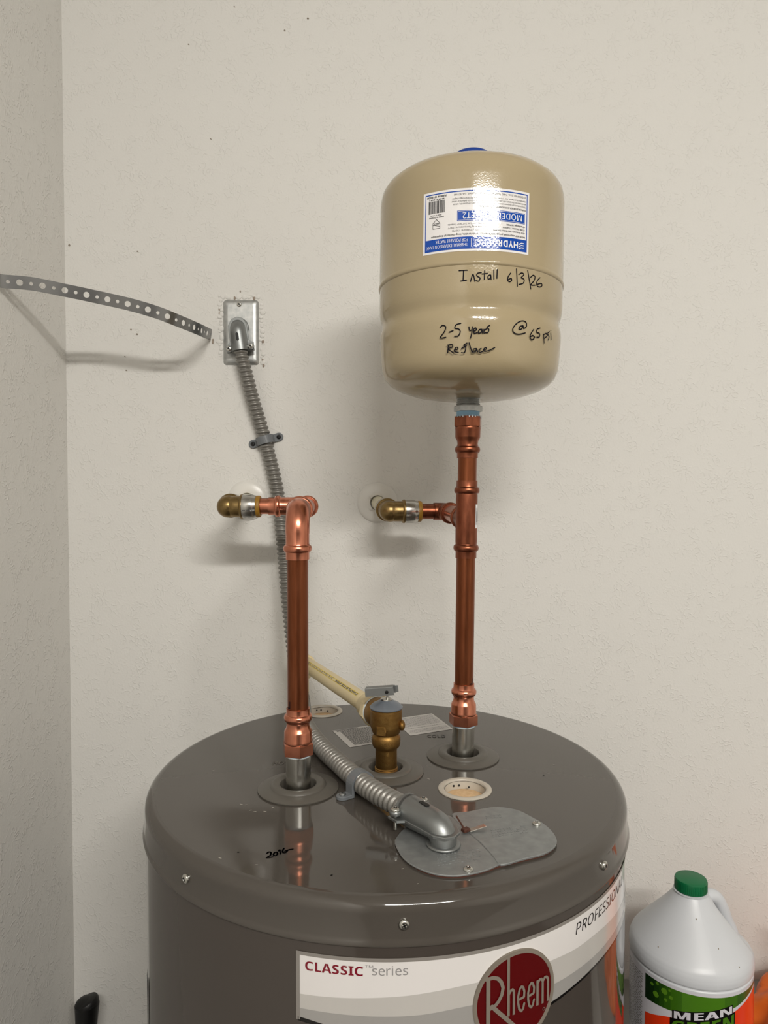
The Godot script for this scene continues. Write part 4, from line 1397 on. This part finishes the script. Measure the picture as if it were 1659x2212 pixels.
# ---------- electrical ----------
func build_electrical() -> void:
	var plate_at := w(-0.2280, 0.2522, 1.146)
	var o := thing("outlet_plate", "galvanised rectangular cover plate screwed to the back wall", "cover plate", plate_at)
	var g := Geo.new()
	# dished plate with rounded rim
	var rows := []
	for layer in [[0.0, 0.0], [0.0015, 0.0022], [0.0035, 0.0038], [0.0058, 0.0047], [0.0085, 0.0050]]:
		var row := PackedVector3Array()
		var hx: float = 0.0286 - layer[0]
		var hy: float = 0.0516 - layer[0]
		var r: float = maxf(0.0055 - layer[0] * 0.3, 0.002)
		for c in 4:
			var sx := [1, -1, -1, 1][c] as int
			var sy := [1, 1, -1, -1][c] as int
			for k in 7:
				var a := PI / 2 * (c + k / 6.0)
				row.append(plate_at + Vector3(sx * (hx - r) + cos(a) * r, sy * (hy - r) + sin(a) * r, layer[1]))
		row.append(row[0])
		rows.append(row)
	g.sheet(rows, plate_at + Vector3(0, 0, -0.03))
	var last: PackedVector3Array = rows[-1]
	for k in last.size() - 1:
		g.tri(plate_at + Vector3(0, 0, 0.0050), last[k], last[k + 1], Vector3.BACK, Vector3.BACK, Vector3.BACK)
	var pl := part("plate", g, M.zinc, o)
	screw(pl, w(-0.2299, 0.2958, 1.1408), Vector3.BACK, 0.0038, M.steel, 0.7)
	screw(pl, w(-0.2299, 0.2085, 1.1408), Vector3.BACK, 0.0038, M.steel, 0.2)
	# conduit
	var c := thing("flexible_conduit", "grey ribbed metal conduit running down the wall and across the heater lid", "conduit", w(-0.2244, 0.2191, 1.122))
	var wall_spout := w(-0.2301, 0.2590, 1.1410)
	var away := Vector3(-0.2252 + 0.2301, 0.2205 - 0.2590, 0.0).normalized()
	angle_connector(c, wall_spout, Vector3.BACK, away, 0.040)
	var lid_spout := w(0.0530, LID + 0.0028, 0.6257)
	var away2 := Vector3(0.0200 - 0.0530, 0.0, -(0.6680 - 0.6257)).normalized()
	angle_connector(c, lid_spout, Vector3.UP, away2, 0.052)
	var start := wall_spout + Vector3.BACK * 0.0145 + away * 0.030
	var finish := lid_spout + Vector3.UP * 0.0145 + away2 * 0.040
	var path := smooth([start, start + away * 0.014, w(-0.2085, 0.1500, 1.1300), w(-0.1888, 0.0805, 1.1340), w(-0.1695, 0.0000, 1.1320), w(-0.1578, -0.0868, 1.1150), w(-0.1470, -0.1711, 1.0900), w(-0.1330, -0.2503, 1.0560), w(-0.1168, -0.2965, 1.0080), w(-0.1065, -0.3050, 0.9424), w(-0.0963, -0.3055, 0.9037), w(-0.0808, -0.3055, 0.8584), w(-0.0650, -0.3055, 0.8210), w(-0.0485, -0.3050, 0.7860), w(-0.0325, -0.3045, 0.7520), w(-0.0180, -0.3040, 0.7250), w(0.0020, -0.3025, 0.6935), finish], 64)
	# even spacing
	var even := [path[0]]
	var left := 0.0006
	for i in range(1, path.size()):
		var a: Vector3 = path[i - 1]
		var b: Vector3 = path[i]
		var seg := a.distance_to(b)
		var pos := left
		while pos <= seg:
			even.append(a.lerp(b, pos / seg))
			pos += 0.0006
		left = pos - seg
	var h := Geo.new()
	# interlocked strip: rounded rib, then a narrow sunken seam, wound as a helix
	var rib := func(s: float, a: float) -> float:
		var t := fposmod(s / 0.0076 + a / TAU, 1.0)
		if t < 0.68:
			return 0.0088 + 0.0022 * pow(sin(PI * t / 0.68), 0.6)
		return 0.0088 - 0.0006 * sin(PI * (t - 0.68) / 0.32)
	h.sweep(even, rib, 28)
	part("ribbed_hose", h, M.conduit, c)
	var cross := (w(-0.1672, 0.0862, 1.1459) - w(-0.2099, 0.0744, 1.1459)).normalized()
	conduit_strap("grey plastic two screw strap holding the conduit to the wall", w(-0.1888, 0.0805, 1.1460), Vector3.BACK, cross, [-1.0, 1.0], 0.0215, M.black)
	var lane := Vector3(0.556, 0, 0.831).normalized()
	var over := lane.cross(Vector3.UP).normalized()
	conduit_strap("grey plastic one ear strap holding the conduit to the heater lid", w(-0.0250, LID + 0.0005, 0.7400), Vector3.UP, over, [-1.0 if over.x > 0.0 else 1.0], 0.0215, M.cast)


func build_hanger() -> void:
	# perforated steel band from the side wall across the corner
	var o := thing("hanger_strap", "thin perforated metal strap bowing across the corner from the left wall", "strap", w(-0.5079, 0.274, 0.943))
	var line := smooth([w(-0.5074, 0.2768, 0.905), w(-0.5070, 0.2762, 0.925), w(-0.5033, 0.2752, 0.943), w(-0.4717, 0.2768, 0.962), w(-0.4372, 0.2742, 0.983), w(-0.3977, 0.2685, 0.997), w(-0.3550, 0.2600, 1.003), w(-0.3195, 0.2510, 1.012), w(-0.2945, 0.2440, 1.034), w(-0.2800, 0.2432, 1.078), w(-0.2752, 0.2480, 1.1425)], 24)
	var dist := [0.0]
	for i in range(1, line.size()):
		dist.append(dist[-1] + (line[i] as Vector3).distance_to(line[i - 1]))
	var total: float = dist[-1]
	var half := 0.0087
	var thick := 0.0008
	var sample := func(s: float) -> Array:
		var i := 0
		while i < dist.size() - 2 and dist[i + 1] < s:
			i += 1
		var f: float = clampf((s - dist[i]) / (dist[i + 1] - dist[i]), 0, 1)
		var t: Vector3 = ((line[i + 1] as Vector3) - line[i]).normalized()
		var lean := Vector3.UP.rotated(t, 0.18)
		var up := (lean - t * lean.dot(t)).normalized()
		return [(line[i] as Vector3).lerp(line[i + 1], f), t, up]
	var at := func(s: float, v: float, side: float) -> Array:
		var q: Array = sample.call(clampf(s, 0.0, total))
		var nn: Vector3 = (q[1] as Vector3).cross(q[2]).normalized()
		return [q[0] + q[2] * v + nn * side * thick * 0.5, nn * side]
	var g := Geo.new()
	var cells := 28
	var pitch := total / cells
	for k in cells:
		var c0 := (k + 0.5) * pitch
		var r := 0.0040 if k % 2 == 0 else 0.0023
		var n := 32
		var rim := []
		for side in 4:
			for q in 8:
				var t := -1.0 + q / 4.0
				var e := Vector2(1, t) if side == 0 else Vector2(-t, 1) if side == 1 else Vector2(-1, -t) if side == 2 else Vector2(t, -1)
				rim.append(Vector2(e.x * pitch * 0.5, e.y * half))
		for j in n:
			var pts := []
			for jj in [j, (j + 1) % n]:
				var e: Vector2 = rim[jj]
				pts.append([e.normalized() * r, e])
			for side in [-1.0, 1.0]:
				var q := []
				for e in [pts[0][0], pts[1][0], pts[1][1], pts[0][1]]:
					q.append(at.call(c0 + e.x, e.y, side))
				g.quad(q[0][0], q[1][0], q[2][0], q[3][0], q[0][1], q[1][1], q[2][1], q[3][1])
			var e0: Vector2 = pts[0][0]
			var e1: Vector2 = pts[1][0]
			g.face(at.call(c0 + e0.x, e0.y, -1.0)[0], at.call(c0 + e1.x, e1.y, -1.0)[0], at.call(c0 + e1.x, e1.y, 1.0)[0], at.call(c0 + e0.x, e0.y, 1.0)[0], at.call(c0, 0.0, 1.0)[0] - at.call(c0 + e0.x, e0.y, 1.0)[0])
	for k in 150:
		var s0 := total * k / 150.0
		var s1 := total * (k + 1) / 150.0
		for v in [-half, half]:
			g.face(at.call(s0, v, -1.0)[0], at.call(s1, v, -1.0)[0], at.call(s1, v, 1.0)[0], at.call(s0, v, 1.0)[0], (sample.call(s0)[2] as Vector3) * signf(v))
	part("band", g, M.band, o)
	screw(o, w(-0.5066, 0.2766, 0.912), Vector3.RIGHT, 0.0052, M.steel, 0.3)


# ---------- things beside the heater ----------
func build_jug() -> void:
	var jx := 0.4155
	var jd := 0.95
	var floor_y := -0.800
	var o := thing("cleaner_jug", "white gallon jug of cleaner with a green screw cap beside the heater", "jug", w(jx, floor_y, jd))
	var ax := Transform3D(Basis(), w(jx, 0, jd))
	var stops := [0.060, floor_y, 0.072, floor_y + 0.002, 0.0768, floor_y + 0.010, 0.0772, -0.70, 0.0772, -0.6345, 0.0774, -0.6290, 0.0762, -0.6275, 0.0762, -0.6262, 0.0782, -0.6240, 0.0785, -0.6180, 0.0776, -0.6120, 0.0755, -0.6065, 0.0715, -0.6010, 0.0600, -0.5880, 0.0470, -0.5735, 0.0360, -0.5610, 0.0280, -0.5510, 0.0235, -0.5450, 0.0212, -0.5415, 0.0205, -0.5400, 0.0192, -0.5395, 0.0192, -0.530]
	# body with a thumb pocket pressed in behind the grip
	var haz := deg_to_rad(100.0)   # direction of the grip, from the lens axis
	var rows := []
	var prof := P(stops)
	var fine := []
	for i in prof.size() - 1:
		for k in 3:
			fine.append((prof[i] as Vector2).lerp(prof[i + 1], k / 3.0))
	fine.append(prof[-1])
	for p in fine:
		var row := PackedVector3Array()
		for j in 97:
			var a := TAU * j / 96.0
			var diff := absf(angle_difference(a, haz))
			var dent := smoothstep(0.62, 0.30, diff) * smoothstep(-0.6120, -0.5980, p.y) * smoothstep(-0.5500, -0.5600, p.y) * 0.020
			var r: float = p.x - dent
			row.append(ax * Vector3(sin(a) * r, p.y, cos(a) * r))
		rows.append(row)
	var g := Geo.new()
	g.sheet(rows, ax * Vector3(0, -0.68, 0))
	var body := part("body", g, M.jug, o)
	var hd := Vector3(sin(haz), 0, cos(haz))
	var grip := Geo.new()
	var line := smooth([ax * (hd * 0.008 + Vector3(0, -0.5520, 0)), ax * (hd * 0.022 + Vector3(0, -0.5500, 0)), ax * (hd * 0.033 + Vector3(0, -0.5515, 0)), ax * (hd * 0.0405 + Vector3(0, -0.5580, 0)), ax * (hd * 0.0478 + Vector3(0, -0.5720, 0)), ax * (hd * 0.0540 + Vector3(0, -0.5880, 0)), ax * (hd * 0.0605 + Vector3(0, -0.6010, 0)), ax * (hd * 0.0640 + Vector3(0, -0.6120, 0)), ax * (hd * 0.0660 + Vector3(0, -0.6200, 0))], 6)
	grip.sweep(line, 0.0090, 24)
	part("handle", grip, M.jug, o)
	var cap := [0.0203, -0.5385, 0.0206, -0.5378, 0.0206, -0.5255, 0.0200, -0.5238, 0.0186, -0.5230, 0.0, -0.5228]
	var cp := turned("cap", cap, ax, M.green_cap, o, 56)
	var ribs := Geo.new()
	for k in 56:
		var a := TAU * k / 56
		ribs.box(Vector3(0.0009, 0.0115, 0.0006), Transform3D(Basis(Vector3.UP, a), ax * Vector3(sin(a) * 0.0206, -0.5318, cos(a) * 0.0206)))
	part("grip_ribs", ribs, M.green_cap, cp).set_meta("kind", "stuff")
	turned("neck_ring", [0.0215, -0.5415, 0.0222, -0.5408, 0.0222, -0.5395, 0.0205, -0.5390], ax, M.jug, o)
	var on := func(off: float) -> Callable:
		return func(deg: float, y: float) -> Array:
			var a := deg_to_rad(deg)
			var d := Vector3(sin(a), 0, cos(a))
			return [ax * (d * (0.0773 + off) + Vector3(0, y, 0)), d]
	var film := Geo.new()
	film.rect(on.call(0.0002), -130, -0.78, 100, -0.6300, 90)
	var lab := part("wrap_label", film, M.jug_film, o)
	var top := func(_u): return -0.6335
	var low := curve(P([-67, -0.6660, -53, -0.6645, -36, -0.6620, -10, -0.6560, 19.5, -0.6487, 39.5, -0.6410, 60, -0.636]))
	var mid := curve(P([-67, -0.6500, -36, -0.6480, 0, -0.6450, 39, -0.6380, 60, -0.635]))
	# printed shade from dark green through bright green
	var shades := [-67.0, -61.0, -56.0, -51.0, -46.0, -40.0, -30.0, 8.0, 22.0, 33.0, 44.0, 58.0]
	var tones := [0.0, 0.12, 0.28, 0.45, 0.62, 0.8, 1.0, 0.85, 0.65, 0.5, 0.4]
	for k in tones.size():
		var gd := Geo.new()
		gd.band(on.call(0.0004), shades[k], shades[k + 1], low, top, 10)
		part("green_band", gd, mat(Color(0.03, 0.14, 0.03).lerp(Color(0.27, 0.46, 0.07), tones[k]), 0.25), lab)
	var per := 0.0773 * PI / 180.0
	for b in [[-58.8, -0.6413, 0.0024], [-54.5, -0.6518, 0.0042], [-46.0, -0.6418, 0.0042], [-39.8, -0.6462, 0.0026], [-44.6, -0.6520, 0.0022], [-53.0, -0.6365, 0.0022], [-41, -0.6375, 0.0016]]:
		var bub := Geo.new()
		bub.stroke(on.call(0.0005), [Vector2(b[0], b[1]), Vector2(b[0] + 0.01, b[1])], b[2], per)
		part("bubble", bub, M.green_bubble, lab)
	var red_top := curve(P([-67, -0.6850, -42, -0.6723, -10, -0.6640, 19.6, -0.6536, 39, -0.6450, 60, -0.640]))
	var rd := Geo.new()
	rd.band(on.call(0.0004), -67, 62, func(_u): return -0.77, red_top, 50)
	part("red_panel", rd, M.red_orange, lab)
	# lettering: black backing, then white and green letters
	var tilt := 0.00030
	var lean := func(off: float) -> Callable:
		return func(u: float, y: float) -> Array: return on.call(off).call(u, y + (u + 36.0) * tilt)
	var back := Geo.new()
	back.rect(lean.call(0.0006), -38.5, -0.6715, 16.5, -0.6598, 24)
	back.rect(lean.call(0.0006), -40.5, -0.6900, 19.0, -0.6705, 24)
	part("lettering_shadow", back, M.label_black, lab)
	var mean := Geo.new()
	write(mean, lean.call(0.0008), "MEAN", -36.8, 14.8, -0.6702, 0.0094, 800)
	write(mean, lean.call(0.0009), "MEAN", -36.2, 15.4, -0.6702, 0.0094, 800)
	part("white_lettering", mean, M.jug_film, lab)
	var green := Geo.new()
	write(green, lean.call(0.0008), "GREEN", -38.6, 17.0, -0.6890, 0.0165, 800)
	write(green, lean.call(0.0009), "GREEN", -38.0, 17.6, -0.6890, 0.0165, 800)
	part("green_lettering", green, M.green, lab)
	var small := Geo.new()
	var rng := RandomNumberGenerator.new()
	rng.seed = 31
	for r in 26:
		var u := -104.0
		var y := -0.640 - r * 0.0034
		while u < -72.0:
			var len := rng.randf_range(2.0, 6.5)
			small.rect(on.call(0.0004), u, y, minf(u + len, -71.0), y + 0.0016)
			u += len + 1.4
	part("fine_print", small, M.grey_ink, lab)
	for q in P([28.0, -0.6035, 12.0, -0.585, -58.0, -0.596, -12.0, -0.560]):
		var r: float = 0.0
		for i in prof.size() - 1:
			if prof[i].y <= q.y and prof[i + 1].y >= q.y:
				r = lerpf(prof[i].x, prof[i + 1].x, (q.y - prof[i].y) / (prof[i + 1].y - prof[i].y))
		var a := deg_to_rad(q.x)
		var specks := Geo.new()
		specks.ball(ax * Vector3(sin(a) * r, q.y, cos(a) * r), 0.0009, Vector3(0.7, 1.8, 0.7), 5)
		part("scuff_mark", specks, M.scuff, body)


func build_bag() -> void:
	var at := w(0.640, -0.800, 1.00)
	var o := thing("orange_bag", "crumpled bright orange plastic bag to the right of the white jug", "bag", at)
	var f := FastNoiseLite.new()
	f.seed = 15
	f.frequency = 9.0
	f.fractal_type = FastNoiseLite.FRACTAL_RIDGED
	f.fractal_octaves = 2
	var rows := []
	for i in 41:
		var t := i / 40.0
		var y := lerpf(-0.80, -0.655, t)
		var row := PackedVector3Array()
		for j in 97:
			var a := TAU * j / 96.0
			# sags at the foot, gathers to a neck pulled to the right
			var r := lerpf(0.125, 0.020, pow(t, 1.7))
			var d := Vector3(sin(a), 0, cos(a))
			var fold := 0.016 * sin(a * 5.0 + t * 3.2) + 0.009 * sin(a * 11.0 - t * 5.0) + 0.016 * f.get_noise_3d(d.x * 0.16, y * 1.2, d.z * 0.16)
			r += fold * (1.0 - 0.55 * t) * smoothstep(0.0, 0.12, t)
			row.append(Vector3(at.x - 0.005 + 0.035 * t, EYE + y, at.z + 0.01) + d * r * Vector3(0.95, 1, 0.72))
		rows.append(row)
	var g := Geo.new()
	g.sheet(rows, at + Vector3(0, 0.06, 0))
	part("sack", g, M.orange, o)
	# tuft above the tied neck
	var tuft := []
	for i in 13:
		var t := i / 12.0
		var row := PackedVector3Array()
		for j in 49:
			var a := TAU * j / 48.0
			var r := lerpf(0.020, 0.050, t) + 0.008 * t * sin(a * 6.0)
			row.append(Vector3(at.x + 0.030 + 0.015 * t, EYE - 0.655 + 0.045 * t + 0.012 * t * sin(a * 3.0), at.z + 0.01) + Vector3(sin(a), 0, cos(a)) * r * Vector3(1, 1, 0.5))
		tuft.append(row)
	var g2 := Geo.new()
	g2.sheet(tuft, at + Vector3(0.04, 0.1, 0))
	part("gathered_top", g2, M.orange, o)


func build_shelf() -> void:
	var o := thing("shelf", "plain grey board under the white jug and the orange bag", "shelf", w(0.68, -0.800, 0.985))
	var g := Geo.new()
	g.box(Vector3(0.76, 0.024, 0.31), Transform3D(Basis(), w(0.685, -0.8121, 0.990)), 0.0015)
	part("board", g, M.shelf, o)
	for x in [0.40, 0.98]:
		var b := Geo.new()
		b.extrude(PackedVector2Array([Vector2(0, 0), Vector2(0.24, 0), Vector2(0.24, -0.02), Vector2(0.02, -0.2), Vector2(0, -0.2)]), -0.01, 0.01, Transform3D(Basis(Vector3(0, 0, 1), Vector3(1, 0, 0), Vector3(0, 1, 0)), w(x, -0.8241, 1.146)), 0.001)
		part("bracket", b, M.shelf, o)


func build_handle() -> void:
	var foot := w(-0.440, -EYE, 1.01)
	var top := w(-0.4625, -0.792, 1.078)
	var up := (top - foot).normalized()
	var o := thing("tool_handle", "black rubber handle end standing in the corner left of the heater", "handle", foot)
	var n := foot.distance_to(top)
	tube("shaft", [foot, foot + up * (n - 0.16)], 0.0115, M.black, o, 20)
	var g := Geo.new()
	var pts := []
	var rad := []
	for k in 15:
		var t := k / 14.0
		pts.append(foot + up * (n - 0.17 + 0.17 * t) + Vector3(0.004 * t * t, 0, 0))
		rad.append(0.0135 + 0.0045 * pow(t, 3.0))
	g.sweep(pts, rad, 28)
	part("grip", g, M.black, o)
	var c := Geo.new()
	var tip := top + Vector3(0.004, 0, 0)
	c.lathe(P([0.0180, -0.001, 0.0181, 0.002, 0.0170, 0.0050, 0.0130, 0.0072, 0.0, 0.0080]), along(tip, (up + Vector3(-0.42, 0, 0.10)).normalized()), 28)
	c.ball(tip, 0.0178, Vector3(1, 0.55, 1), 10)
	part("end_cap", c, M.black, o)
